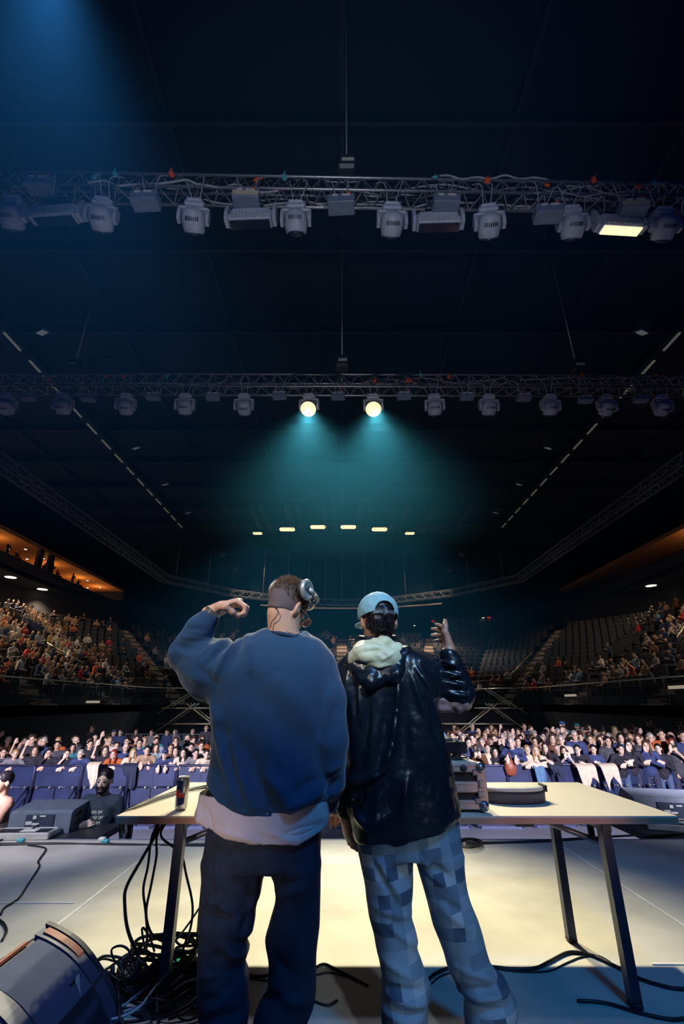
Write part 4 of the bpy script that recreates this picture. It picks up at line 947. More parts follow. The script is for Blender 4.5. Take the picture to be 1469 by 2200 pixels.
b.add([Vector(v)-O for v in ((x, 2.53, z),(x+.02, 2.50, z-.010),(x2, 2.47, z2),(x+.012, 2.478, z-.006),(x, 2.50, z))], [(0,1,2,3,4)]); b.build('badge_mark', M('badge_grey', (.3,.3,.34), .5), bd)
# ================================================================== PIT: front fill speakers, cases, barrier
m_fill = M('speaker_paint_grey', (.16,.20,.26), .55, bump=(80,.4,.003)); m_panel = M('connector_panel', (.03,.045,.08), .4)
def frontfill(x, y, w_, d_, rz, lab, z=0.0, hgt=.20):
    t = empty('front_fill_speaker', (x, y, z), rz, lab, 'speaker', 'front fill speakers on the stage edge')
    b = MB(); b.prism([(-d_/2,0),(d_/2,0),(d_/2,hgt*.75),(d_/2-.16,hgt+.03),(-d_/2+.04,hgt),(-d_/2,hgt-.02)], -w_/2, w_/2, 'x'); bd = b.build('cabinet', m_fill, t)
    b = MB(); b.box((-.0,-d_/2-.006,hgt*.48), (w_*.46,.014,hgt*.74), bev=.004); p = b.build('connector_panel', m_panel, bd)
    b = MB()
    for k, (dx, dz, ww, hh) in enumerate([(-.05,.05,.035,.03),(.03,.06,.06,.012),(-.10,.0,.06,.03),(-.03,-.01,.07,.02),(-.08,-.05,.10,.012)]): b.box((dx,-d_/2-.016,hgt*.48+dz), (ww,.008,hh))
    b.build('sockets', M('pale_socket', (.62,.66,.62), .4), p)
    for s in (-1, 1):
        for k in (0, 1):
            b = MB(); b.prism([(-.20+.02*k,.045+.075*k),(-.08,.055+.075*k),(-.05,.08+.075*k),(-.11,.10+.075*k),(-.20,.07+.075*k)], s*(w_/2-.004), s*(w_/2+.006), 'x'); b.build('handle_recess', m_dark, bd)
    b = MB(); b.tube(spline([(0,-d_/2-.02,hgt*.4),(-.06,-d_/2-.08,.04),(-.18,-d_/2-.15,.012),(-.2,-d_/2-.3,.012)], 6), .008, 6); b.build('lead', m_cable, t)
    return t
frontfill(-3.17, 6.02, .62, .62, R(4), 'grey front fill speaker at the left stage edge beside the bearded person', hgt=.20)
frontfill(3.85, 6.45, .82, .66, R(-14), 'grey front fill speaker at the right stage edge', hgt=.24)
def flat_case(x, y, w_, d_, rz, lab, z=0):
    t = empty('case_lid', (x, y, z), rz, lab, 'case', 'flat case lids on the stage edge')
    b = MB(); b.box((0,0,.03), (w_,d_,.05)); bd = b.build('panel', m_case, t); b = MB()
    for s in (-1, 1): b.box((s*w_/2,0,.032), (.035,d_+.03,.058), bev=.005); b.box((0,s*d_/2,.032), (w_+.03,.035,.058), bev=.005)
    b.build('edge_profile', M('pale_profile', (.70,.70,.66), .35, .5), t)
    b = MB(); b.box((.06,-.02,.062), (.16,.10,.006), bev=.002); b.build('white_label', m_wht, bd)
frontcase = flat_case(-3.2, 5.57, .56, .22, R(3), 'flat pale edged case lid in front of the left front fill speaker', z=0)
flat_case(3.62, 5.92, .60, .36, R(-22), 'flat pale edged case lid in front of the right front fill speaker', z=0)
for x0, x1, y0, y1, lab, nm in [(-3.8,-2.45,5.55,6.5,'dark riser carrying the left front fill speaker','l'), (3.1,4.6,5.7,7.0,'dark riser carrying the right front fill speaker','r')]:
    t = empty('speaker_riser', ((x0+x1)/2, (y0+y1)/2, FL), 0, lab, 'riser', 'risers in the pit'); w_, d_ = x1-x0, y1-y0
    b = MB(); b.box((0,0,-FL-.03), (w_,d_,.06)); b.build('top', m_steel, t)
    for sx in (-1,1):
        for sy in (-1,1): b = MB(); b.box((sx*(w_/2-.04), sy*(d_/2-.04), (-FL-.06)/2), (.06,.06,-FL-.06)); b.build('leg', m_steel, t)
# crowd barrier: one unit copied
m_bar = M('barrier_tube', (.05,.06,.13), .35, .6); m_barp = M('barrier_panel', (.018,.034,.11), .45, .2, noise=(3,.3)); m_plate = M('barrier_plate', (.09,.12,.24), .35, .5)
BY, BH = 12.55, 1.07
def barrier_unit():
    t = empty('crowd_barrier', (0, BY, FL), 0)
    b = MB(); b.tube([(-.54,0,.05),(-.54,0,BH-.03),(-.51,0,BH),(.51,0,BH),(.54,0,BH-.03),(.54,0,.05)], .026, 7); b.tube([(-.54,0,.62),(.54,0,.62)], .02, 6); b.build('frame', m_bar, t)
    b = MB(); b.box((-.26,.012,.84), (.50,.012,.40)); b.box((.26,.012,.84), (.50,.012,.40)); b.box((0,.012,.84), (.03,.03,.42)); b.build('upper_panel', m_barp, t)
    b = MB(); b.box((-.26,.012,.33), (.50,.012,.54)); b.box((.26,.012,.33), (.50,.012,.54)); b.build('lower_panel', m_barp, t)
    for s in (-1, 1): b = MB(); b.tube([(s*.50,-.02,.62),(s*.50,-.85,.05)], .02, 6); b.build('brace', m_bar, t)
    b = MB(); b.prism([(-.52,.0),(-.52,-.88),(-.44,-1.0),(.44,-1.0),(.52,-.88),(.52,.0)], .0, .02, 'z'); pl = b.build('foot_plate', m_plate, t)
    b = MB()
    for s in (-1, 1): b.prism([(s*.49,-.0),(s*.49,-.90),(s*.41,-.98),(s*.38,-.90),(s*.44,-.84),(s*.44,-.0)], .02, .05, 'z')
    b.box((0,-.97,.035), (.84,.03,.03)); b.build('plate_rim', m_plate, pl)
    b = MB()
    for x in (-.42,-.12,.12,.42): b.box((x,-.03,.62), (.05,.05,.05), bev=.01)
    b.build('bolts', M('bright_bolt', (.6,.62,.62), .3, .8), t)
    return t
bu = barrier_unit(); nb = 0
for i in range(-8, 9):
    x = i*1.12; px, py, _ = proj((x, BY, FL+1))
    o = bu if nb == 0 else copy_tree(bu); nb += 1
    o.location = (x, BY+(.10*max(0, i-3)), FL); o.rotation_euler = (0, 0, R(4) if i > 3 else 0)
    tag(o, 'dark blue panelled crowd barrier unit holding back the front row, %s from left' % (ordn+['fifteenth','sixteenth','seventeenth'])[i+8], 'barrier', 'crowd barrier units')
# bike rack barriers at the back of the standing area, left
def rack():
    t = empty('rack_barrier', (0, 0, 0)); b = MB(); b.tube([(-1.0,0,.1),(-1.0,0,1.05),(-.95,0,1.1),(.95,0,1.1),(1.0,0,1.05),(1.0,0,.1)], .022, 6, closed=True); b.build('frame', M('galvanised', (.22,.28,.34), .4, .5), t)
    b = MB()
    for k in range(1, 14): b.tube([(-1+k/7,0,.1),(-1+k/7,0,1.1)], .010, 4)
    b.build('bars', MATS['galvanised'], t); b = MB(); b.box((-.7,0,.05), (.06,.6,.1)); b.box((.7,0,.05), (.06,.6,.1)); b.build('feet', MATS['galvanised'], t); return t
rk = rack()
for i, (px, lab) in enumerate([(225,'second from left'),(290,'third from left'),(350,'fourth from left'),(400,'fifth from left'),(185,'leftmost'),(1160,'on the right, left one'),(1195,'on the right, right one')]):
    o = rk if i == 0 else copy_tree(rk); q = W(px, 1580, 24.0); o.location = (q.x, 24.0 if px < 700 else 23, FL); tag(o, 'upright barred metal barrier behind the standing crowd, %s' % lab, 'barrier', 'barred barriers behind the crowd')
# metal stairs from the tribune corners down to the floor
for s in (-1, 1):
    t = empty('metal_stair', (s*10.4, 35.0, FL), 0, 'metal scaffold stair with crossing handrails under the %s tribune corner' % ('left' if s < 0 else 'right'), 'stairs', 'scaffold stairs at tribune corners')
    b = MB()
    for y in (0, .9):
        b.tube([(s*3.0, y, .1), (s*-.2, y, 2.4)], .05, 6); b.tube([(s*3.6, y, .95), (s*-.2, y, 3.4)], .04, 6); b.tube([(s*2.2, y, 2.1), (s*-1.0, y, 2.1)], .05, 6); b.tube([(s*-3.0, y, .1), (s*.4, y, 2.4)], .04, 6); b.tube([(s*3.2, y, 1.1), (s*-3.4, y, 1.1)], .035, 6)
    b.build('handrails', m_rail, t); b = MB()
    for k in range(9): b.box((s*(3-.36*k), .45, .15+.26*k), (.34,.9,.04))
    b.build('treads', m_steel, t)
for px, py, X, lab in [(200,1508,-13.45,'left'),(845,1507,13.45,'x'),(1225,1494,13.45,'right'),(1460,1476,13.45,'far right')]:
    if px == 845: continue
    q = atX(px, py, X); b = MB(); b.box((0,0,0), (.12, 1.3, .12), bev=.01); o = b.build('bulkhead_light', M('bulkhead_glow', (.6,.55,.5), .5, emit=(.8,.65,.5), es=.35), None, q); tag(o, 'pale rectangular bulkhead on the tribune front edge, %s' % lab, 'lamp', 'bulkheads on the tribune fronts')
# ================================================================== THE TWO PEOPLE AT THE TABLE
Y1, Y2 = 2.25, 2.40
def pr(Y, rows):
    """(py, xl, xr, b[, dy]) measured across a body -> level cross-sections at depth Y"""
    out = []
    for r_ in rows:
        if len(r_) == 6 and r_[0] == 'w': out.append(r_[1:]); continue
        py, xl, xr, b_ = r_[:4]; dy = r_[4] if len(r_) > 4 else 0
        a, c = W(xl, py, Y), W(xr, py, Y); out.append((a.z, (a.x+c.x)/2, Y+dy, (c.x-a.x)/2, b_))
    return out
def hemf(Y, pts):
    Q = [W(a, b_, Y-.14) for a, b_ in pts]; xs = [q.x for q in Q]; zs = [q.z for q in Q]
    return lambda x: np.interp(x, xs, zs)
def fxz(Y, segs):
    out = []
    for x0, y0, x1, y1, wd, am in segs:
        a, c = W(x0, y0, Y-.1), W(x1, y1, Y-.1); out.append(((a.x, 0, a.z), (c.x, 0, c.z), wd, am))
    def f(P):
        Q = P.copy(); Q[:, 1] = 0; return folds(Q, out)*(P[:, 1] < Y+.05)
    return f
def px3(px, py, Y): return W(px, py, Y)
def tuft_hair(mb, c, Rm, n, keep, ln, rad, seed, s=1., rr=(.080,.100,.094), off=(0,-.012,.024), flow=(0,-.2,.9)):
    rn = random.Random(seed)
    for _ in range(n):
        while True:
            v = Vector((rn.gauss(0,1), rn.gauss(0,1), rn.gauss(0,1))).normalized(); q = Vector((v.x*rr[0]+off[0], v.y*rr[1]+off[1], v.z*rr[2]+off[2]))
            if keep(q): break
        nrm = Vector((v.x/rr[0], v.y/rr[1], v.z/rr[2])).normalized(); d = (nrm*rn.uniform(.35,.8)+Vector(flow)*rn.uniform(.5,1.1)+Vector((rn.uniform(-.4,.4), rn.uniform(-.4,.4), rn.uniform(-.3,.3)))).normalized()
        L = ln*rn.uniform(.6,1.25)*(1+.6*max(0, v.z)); a = q-nrm*.004; m = a+d*L*.55+nrm*.002; e = a+d*L+Vector((0,-.15*L,-.1*L))
        P = [Vector(lp(c, Rm, x, s)) for x in (a, m, e)]; mb.tube(P, [rad, rad*.8, rad*.15], 4, cap=False)
# ---------------------------------------------------------------- left person
m_sweat = M('dark_blue_sweatshirt', (.011,.055,.125), .92, noise=(60,.08), bump=(420,.35,.0015), sheen=.3)
m_rib = M('ribbed_trim', (.015,.05,.10), .9)
m_tee = M('off_white_cotton', (.66,.58,.55), .85, bump=(300,.2,.001)); m_jean = M('dark_denim', (.018,.030,.055), .85, noise=(25,.25), bump=(350,.3,.0015))
m_skin1 = M('skin_fair', (.68,.40,.28), .48, noise=(25,.06)); m_hair1 = M('brown_hair', (.30,.19,.12), .45)
P1 = empty('person', (.0, 0, 0), 0, 'person in dark blue sweatshirt and silver headphones raising a fist behind the table', 'person')
P1.location = (W(560, 2150, Y1).x, Y1, 0); O1 = Vector(P1.location)
def put(name, me, par, O): 
    o = ob(name, me, par); me.transform(Matrix.Translation(-O)); return o
hc1 = px3(619, 1302, Y1-.03); Rm1 = axes(-40, -27, 8)
neck1 = px3(613, 1385, Y1-.02)
w1 = px3(459, 1313, Y1-.04); e1 = px3(392, 1398, Y1-.03)
wr1 = px3(704, 1738, Y1+.14); er1 = px3(710, 1590, Y1)
def body1(p):
    d = stack(p, pr(Y1, [(1375,560,665,.07),(1400,520,700,.10),(1460,480,700,.11),(1560,475,685,.11),(1700,470,680,.12),(1830,465,675,.12)]))
    for a, b_, r0, r1 in ((px3(520,1430,Y1), e1+Vector((.03,0,.0)), .05, .030), (e1+Vector((.03,0,0)), w1, .030, .028), (px3(690,1430,Y1), er1, .055, .042), (er1, wr1, .042, .03)): d = smin(d, rc(p, a, b_, r0, r1), .03)
    for s in ((505, 485, 2100), (640, 624, 2100)):
        d = smin(d, rc(p, px3(s[0], 1830, Y1), px3(s[1], s[2], Y1), .070, .050), .04); q = px3(s[1]-5, 2200, Y1); d = smin(d, rc(p, px3(s[1], s[2], Y1), (q.x, Y1, .09), .050, .04), .03)
        d = smin(d, rc(p, (q.x, Y1, .06), (q.x, Y1+.15, .04), .04, .03), .02)
    return d
hd1 = lambda p: un([head_sdf(p, hc1, Rm1, 1.0), rc(p, neck1, lp(hc1, Rm1, (0,-.020,-.055)), .078, .062), rc(p, neck1-Vector((.10,0,.02)), neck1+Vector((.10,0,-.02)), .05, .05)], .028)
h1 = lambda p: hand(p, w1+Vector((.008,0,.004)), (.88, .05, .36), (.40, .1, -.9), [1.15, 1.25, 1.3, 1.35], -1, 1.22, thumb=1.0)
h1r = lambda p: hand(p, wr1, (.0, .95, -.25), (0, -.2, -1), .45, -1, 1.05)
bd = sdf_mesh('body', [(body1, (-.95, Y1-.25, .0), (.1, Y1+.4, 1.72), .016), (hd1, hc1-Vector((.2,.17,.26)), hc1+Vector((.17,.17,.15)), .0045), (h1, w1-Vector((.07,.12,.12)), w1+Vector((.22,.12,.16)), .004), (h1r, wr1-Vector((.1,.1,.12)), wr1+Vector((.1,.25,.1)), .006)], [m_skin1])
put('body', bd, P1, O1)
hem1 = hemf(Y1, [(425,1690),(438,1697),(470,1730),(520,1753),(580,1765),(640,1769),(680,1754),(706,1722)])
colr1 = px3(613, 1352, Y1-.02)
def sweat(p):
    d = stack(p, pr(Y1, [(1352,565,660,.07),(1362,545,668,.085),(1375,528,690,.11),(1395,512,706,.13),(1430,495,716,.15),(1480,473,714,.16),(1530,458,702,.165),(1580,460,694,.165),(1640,455,694,.17),(1690,443,700,.18),(1722,444,702,.175),(1745,452,696,.16),(1790,460,690,.16)]), 2.5)
    d = smin(d, rc(p, px3(398,1412,Y1), px3(452,1436,Y1), .072, .125), .03); d = smin(d, rc(p, px3(452,1436,Y1), px3(530,1452,Y1), .125, .15), .05)
    d = smin(d, rc(p, px3(396,1400,Y1-.01), px3(430,1350,Y1-.035), .068, .062), .025); d = smin(d, rc(p, px3(430,1350,Y1-.035), px3(447,1329,Y1-.04), .060, .046), .02)
    a = smin(rc(p, px3(686,1432,Y1), px3(704,1500,Y1-.01), .078, .080), rc(p, px3(704,1500,Y1-.01), px3(707,1590,Y1-.02), .080, .078), .02)
    a = smin(a, rc(p, px3(707,1590,Y1-.02), px3(706,1680,Y1+.04), .078, .070), .02); a = smin(a, rc(p, px3(706,1680,Y1+.04), px3(704,1725,Y1+.12), .066, .048), .02)
    torso_cut = smax(d, hem1(p[0])-p[2], .012)
    d = smin(torso_cut, a, .02)
    n0 = Vector(neck1); return smax(d, -rc(p, (n0.x+.008, n0.y-.005, px3(613,1366,Y1).z+.045), (n0.x+.012, n0.y, 1.9), .083, .12), .008)
fs1 = fxz(Y1, [(463,1556,517,1713,.020,.016),(482,1560,530,1716,.018,-.012),(500,1593,551,1724,.022,.016),(530,1600,590,1720,.03,-.014),(569,1650,632,1724,.030,.020),(560,1560,610,1650,.05,.008),(626,1726,694,1692,.022,.024),(632,1700,694,1668,.02,-.014),(600,1748,690,1728,.016,-.008),
 (517,1360,462,1458,.016,.014),(500,1366,440,1440,.015,-.012),(528,1360,542,1440,.018,.012),(514,1362,508,1430,.014,-.010),(480,1370,425,1412,.014,.010),(640,1500,676,1600,.03,.006),(585,1440,660,1540,.05,.008),(540,1470,640,1600,.05,-.008),
 (372,1400,412,1412,.012,.012),(372,1385,420,1395,.010,-.012),(385,1366,430,1372,.010,.010),(400,1350,440,1352,.009,-.010),(405,1450,440,1468,.014,.012),(425,1430,470,1470,.014,-.012),(450,1505,480,1560,.02,.010),
 (712,1480,700,1560,.016,.010),(722,1520,712,1600,.014,-.008),(730,1640,694,1668,.014,.012),(725,1680,695,1700,.012,-.010),(730,1700,700,1718,.012,.010),(442,1668,470,1702,.005,-.003),(470,1702,520,1726,.005,-.003),(520,1726,580,1739,.005,-.003),(580,1739,640,1742,.005,-.003),(640,1742,692,1712,.005,-.003)])
dsw = lambda P: fs1(P)*np.where((P[:,0] < W(470,1450,Y1).x), .75, 1.6)+.006*vn(P*np.array([1,1,.6]), 9, 4)+.0025*vn(P, 26, 8)
o = put('sweatshirt', sdf_mesh('sweatshirt', [(sweat, (-.92, Y1-.24, .66), (.12, Y1+.28, 1.66), .0085)], [m_sweat], dsw, rx=2), P1, O1)
# ribbed trims: collar, waistband edge, cuffs
b = MB(); n0 = Vector(neck1); zc = px3(613, 1363, Y1).z
b.tube([(n0.x+.008+math.cos(a)*.091, n0.y+math.sin(a)*.086, zc-.002-.018*math.cos(a)+.012*math.sin(a)) for a in [i*2*math.pi/30 for i in range(30)]], .0095, 8, closed=True); cl = b.mesh('collar', m_rib); put('collar', cl, o, O1)
b = MB()
ax = (w1-px3(430,1350,Y1-.035)).normalized(); b.tube([w1-ax*.062, w1-ax*.045, w1-ax*.028], [.046,.045,.041], 20); put('cuff', b.mesh('cuff', m_rib), o, O1)
hem1b = hemf(Y1, [(400,1765),(416,1772),(450,1785),(480,1801),(560,1813),(640,1818),(690,1796),(708,1762)])
def tee(p):
    d = stack(p, pr(Y1, [(1640,460,690,.15),(1690,438,698,.165),(1720,430,703,.17),(1750,420,705,.17),(1785,418,706,.165),(1840,430,700,.16)]), 2.5)
    d = np.abs(d+.004)-.004
    return smax(smax(d, hem1b(p[0])-p[2], .006), p[2]-px3(500,1650,Y1).z, .01)
fst = fxz(Y1, [(430,1715,424,1775,.012,.010),(452,1740,462,1790,.010,-.012),(575,1778,640,1800,.012,.008),(600,1790,690,1770,.012,-.008),(470,1775,560,1798,.010,.006),(690,1740,700,1790,.014,.012),(520,1760,560,1810,.02,.005)])
tm = lambda P: fst(P)+.004*vn(P, 16, 5)
put('t_shirt', sdf_mesh('t_shirt', [(tee, (-.78, Y1-.24, .60), (.05, Y1+.24, .90), .006)], [m_tee], tm), P1, O1)
def legs(Y, pel, L_, R_, low=.035):
    def f(p):
        d = stack(p, pr(Y, pel), 2.3)
        for rows in (L_, R_):
            rr = pr(Y, rows); last = rr[-1]; rr = rr+[(low, last[1], last[2]+.0, last[3]*1.03, last[4])]; d = smin(d, stack(p, rr, 2.1), .014)
        return d
    return f
lg1 = legs(Y1, [(1700,455,690,.13),(1760,450,692,.14),(1800,445,690,.145),(1835,440,689,.14),(1862,438,688,.13)],
 [(1845,437,572,.12),(1872,435,572,.115),(1890,434,563,.11),(1912,433,556,.105),(1950,431,550,.10),(2000,428,542,.10),(2032,426,529,.095),(2069,425,528,.095),(2117,425,534,.098),(2167,427,536,.10),(2200,430,530,.10)],
 [(1845,580,689,.12),(1872,580,689,.115),(1890,587,688,.11),(1929,592,687,.105),(1985,577,686,.10),(2020,569,683,.098),(2066,576,680,.095),(2118,574,678,.095),(2162,554,672,.10),(2200,544,658,.10)])
fsl1 = fxz(Y1, [(440,1942,468,1936,.010,.012),(468,1936,508,1975,.012,.014),(440,1965,505,1972,.014,-.014),(440,2010,500,1995,.03,.010),(478,2038,520,2078,.012,.018),(500,2030,528,2045,.014,-.012),(440,2070,478,2050,.016,-.014),(445,2085,520,2100,.014,-.014),(432,2105,480,2090,.014,.014),(440,2130,500,2135,.018,.012),(450,2150,500,2120,.016,-.014),(520,2090,530,2150,.012,.010),(440,2180,480,2150,.016,.012),(430,2195,520,2185,.016,-.012),(548,1900,530,1990,.012,.014),(540,1960,515,2010,.014,-.014),
 (466,1835,470,1930,.012,.010),(590,1910,640,1890,.014,-.010),(600,1930,660,1900,.016,.010),(660,1850,655,1950,.02,.008),(600,1990,650,2050,.04,.008),(585,2060,640,2110,.02,-.010),(580,2130,660,2170,.02,.012),(560,2170,620,2130,.016,-.012)])
dl = lambda P: fsl1(P)+.004*vn(P*np.array([1,1,.6]), 18, 6)
put('trousers', sdf_mesh('trousers', [(lg1, (-.75, Y1-.2, .02), (.0, Y1+.2, .92), .0085)], [m_jean], dl, rx=2), P1, O1)
def shoe(x, y, rz, mat, par, O, nm='shoe'):
    Rz = rotm(0, 0, R(rz)); f = lambda p: smax(un([ell(p, lp((x,y,0), Rz, (0,.07,.045)), (.05,.10,.045), Rz), ell(p, lp((x,y,0), Rz, (0,-.03,.05)), (.045,.07,.06), Rz)], .03), -p[2]+.002, .005)
    put(nm, sdf_mesh(nm, [(f, (x-.16,y-.16,-.01), (x+.16,y+.22,.13), .009)], [mat]), par, O)
shoe(px3(480,2200,Y1).x, Y1+.02, 5, m_dark, P1, O1); shoe(px3(602,2200,Y1).x, Y1+.02, -8, m_dark, P1, O1)
# hair, short and spiky above a close fade
def fadef(p):
    q = loc3(p, hc1, Rm1); d = un([ell(q, (0,-.014,.020), (.0800,.1012,.0935)), rc(q, (0,-.026,-.03), (0,-.030,-.075), .0645, .0635)], .02)
    d = smax(d, -ell(q, (0,.085,-.03), (.072,.075,.11)), .008); return smax(d, -(q[2]+.066+.9*np.maximum(q[1]+.02, 0)-.5*np.maximum(np.abs(q[0])-.03, 0)), .010)
fade = sdf_mesh('fade', [(fadef, hc1-Vector((.14,.16,.17)), hc1+Vector((.14,.14,.15)), .0045)], [M('cropped_hair', (.125,.095,.10), .8, bump=(500,.6,.002))])
hr = put('hair', fade, P1, O1)
b = MB(); tuft_hair(b, hc1, Rm1, 2600, lambda q: q.z > -.010-.25*q.y and not (q.y > .075 and q.z < .05), .020, .0013, 3, flow=(.25, -.65, .15)); put('hair_top', b.mesh('hair_top', m_hair1), hr, O1)
# headphones
m_hp = M('silver_plastic', (.55,.55,.52), .3, .5); m_pad = M('black_pad', (.01,.01,.014), .6)
Th = Matrix([[Rm1[i][0], Rm1[i][1], Rm1[i][2], hc1[i]] for i in range(3)]+[[0,0,0,1]])
HP = bpy.data.objects.new('headphones', None); link(HP, P1); HP.location = hc1-O1
def hput(name, b, mat, par=HP):
    me = b.mesh(name, mat); me.transform(Matrix.Translation(-hc1)); return ob(name, me, par)
for s in (-1, 1):
    Cm = Th @ Matrix.Translation((s*.080, -.030, .070)) @ Matrix.Rotation(R(-12*s), 4, 'Y') @ Matrix.Rotation(R(90*s), 4, 'Y') @ Matrix.Rotation(R(-8), 4, 'X')
    b = MB(); b.lathe([(.030,-.012),(.045,-.010),(.048,0),(.046,.012),(.040,.016)], 28, mtx=Cm); hput('ear_pad', b, m_pad)
    b = MB(); b.lathe([(.046,.012),(.050,.016),(.050,.026),(.044,.033),(.034,.0345),(.033,.031),(.005,.031)], 30, mtx=Cm); cp = hput('ear_cup', b, m_hp)
    b = MB(); b.box((0,0,.033), (.026,.050,.006), bev=.003, rot=None); b2 = MB(); b2.v = [tuple(Cm @ Vector(v)) for v in b.v]; b2.f = b.f; b2.m = b.m; b2.sm = b.sm; hput('cup_inset', b2, M('dark_inset', (.05,.09,.14), .4), HP)
    b = MB(); P = [Th @ Vector(v) for v in ((s*.112,-.025,.078),(s*.110,.012,.082),(s*.100,.050,.084),(s*.082,.078,.084))]
    for k in range(3): b.tube([P[k], P[k+1]], .011, 8)
    hput('arm', b, M('silver_arm', (.62,.58,.50), .35, .3))
b = MB(); b.tube([Th @ Vector((math.sin(a)*.094, .018+math.cos(a)*.094, .082-.02*math.cos(a))) for a in [R(-62+124*i/16) for i in range(17)]], .0085, 8); hput('headband', b, M('headband_steel', (.4,.44,.5), .3, .7))
b = MB(); b.tube(spline([px3(581,1298,Y1-.10), px3(597,1312,Y1-.135), px3(593,1325,Y1-.135), px3(584,1336,Y1-.12), px3(580,1350,Y1-.12)], 6), .0020, 6); hput('lead', b, m_pad)
# glasses
G = bpy.data.objects.new('glasses', None); link(G, P1); G.location = hc1-O1
for s in (-1, 1):
    b = MB(); b.tube([Th @ Vector((s*.034+math.cos(a)*.027, .122, -.012+math.sin(a)*.022)) for a in [i*2*math.pi/20 for i in range(20)]], .0018, 6, closed=True)
    b.tube([Th @ Vector(v) for v in ((s*.061,.122,-.004),(s*.078,.06,-.002),(s*.082,.0,-.004),(s*.083,-.015,-.016))], .0020, 6); hput('frame', b, M('thin_gold_frame', (.6,.35,.25), .3, .8), G)
    b = MB(); b.lathe([(.026,0),(.026,.001)], 20, mtx=Th @ Matrix.Translation((s*.034,.122,-.012)) @ Matrix.Rotation(R(90),4,'X'), sy=.85); hput('lens', b, M('tinted_lens', (.2,.06,.05), .1, alpha=.45), G)
# watch and necklace
b = MB(); wd = (w1-e1).normalized(); q = wd.to_track_quat('Z','Y').to_matrix().to_4x4(); Wm = Matrix.Translation(w1-wd*.010) @ q
for k in range(22):
    a = k*2*math.pi/22; b.box(Wm @ Vector((math.cos(a)*.0405, math.sin(a)*.037, 0)), (.0105,.005,.028), rot=(Wm.to_3x3() @ Matrix.Rotation(a+math.pi/2, 3, 'Z')), bev=.0012)
put('watch_bracelet', b.mesh('watch_bracelet', M('polished_steel', (.80,.76,.62), .22, .9)), P1, O1)
b = MB()
for k in range(46):
    a = k*2*math.pi/46; b.lathe([(.0005,-.004),(.0035,0),(.0005,.004)], 6, mtx=Matrix.Translation((n0.x+.008+math.cos(a)*.088, n0.y+math.sin(a)*.083, zc+.014-.018*math.cos(a)+.012*math.sin(a))))
put('necklace', b.mesh('necklace', M('bead_silver', (.75,.7,.62), .25, .8)), P1, O1)
# ---------------------------------------------------------------- right person
m_jkt = M('glossy_black_nylon', (.007,.013,.022), .30, spec=.6, bump=(26,.40,.008)); m_lin = M('cream_green_lining', (.66,.64,.42), .5, noise=(7,.22)); m_pink = M('thin_pink_lining', (.50,.30,.28), .55, alpha=.88)
m_skin2 = M('skin_tan', (.50,.25,.16), .45, noise=(25,.06)); m_cap = M('pale_blue_cap', (.28,.50,.55), .75, noise=(30,.05), bump=(400,.3,.001)); m_hair2 = M('black_hair', (.012,.010,.014), .4)
P2 = empty('person', (0,0,0), 0, 'person in shiny black hooded jacket, pale blue cap and checked trousers, one hand raised', 'person'); P2.location = (W(900, 2150, Y2).x, Y2, 0); O2 = Vector(P2.location)
hc2 = px3(811, 1330, Y2-.02); Rm2 = axes(14, -6, 0); neck2 = px3(812, 1398, Y2-.01)
wR = px3(963, 1402, Y2-.02); eR = px3(984, 1492, Y2+.02); wL = px3(742, 1748, Y2+.02); eL = px3(738, 1610, Y2)
def body2(p):
    d = stack(p, pr(Y2, [(1395,770,870,.08),(1430,750,920,.11),(1560,765,915,.11),(1700,775,925,.12),(1830,785,960,.12)]))
    for a, b_, r0, r1 in ((px3(915,1445,Y2), eR, .045, .030), (eR, wR, .030, .024), (px3(748,1455,Y2), eL, .055, .042), (eL, wL, .042, .03)): d = smin(d, rc(p, a, b_, r0, r1), .03)
    for x0, x1, x2 in ((832, 855, 868), (942, 996, 1045)):
        d = smin(d, rc(p, px3(x0, 1830, Y2), px3(x1, 2060, Y2), .070, .050), .04); q = px3(x2, 2190, Y2); d = smin(d, rc(p, px3(x1, 2060, Y2), (q.x, Y2, .09), .050, .04), .03); d = smin(d, rc(p, (q.x, Y2, .06), (q.x, Y2+.15, .04), .04, .03), .02)
    return d
hd2 = lambda p: un([head_sdf(p, hc2, Rm2, 1.02), rc(p, neck2, lp(hc2, Rm2, (0,-.02,-.02)), .078, .062)], .03)
h2 = lambda p: hand(p, wR+Vector((.002,-.005,.004)), (.12,.70,.62), (-1,.25,.1), [.35,.5,.6,.65], 1, 1.18, thumb=-.1, ext=.0)
h2l = lambda p: hand(p, wL+Vector((.0,0,.01)), (.12,.05,-1), (.9,.35,.1), [.45,.5,.55,.6], -1, 1.05, thumb=.4)
put('body', sdf_mesh('body', [(body2, (-.1, Y2-.25, .0), (.95, Y2+.4, 1.68), .016), (hd2, hc2-Vector((.15,.17,.22)), hc2+Vector((.15,.17,.15)), .0045), (h2, wR-Vector((.16,.1,.08)), wR+Vector((.12,.26,.24)), .004), (h2l, wL-Vector((.12,.12,.25)), wL+Vector((.14,.14,.06)), .004)], [m_skin2]), P2, O2)
hem2 = hemf(Y2, [(740,1812),(765,1819),(800,1822),(850,1818),(900,1806),(945,1790),(990,1770)])
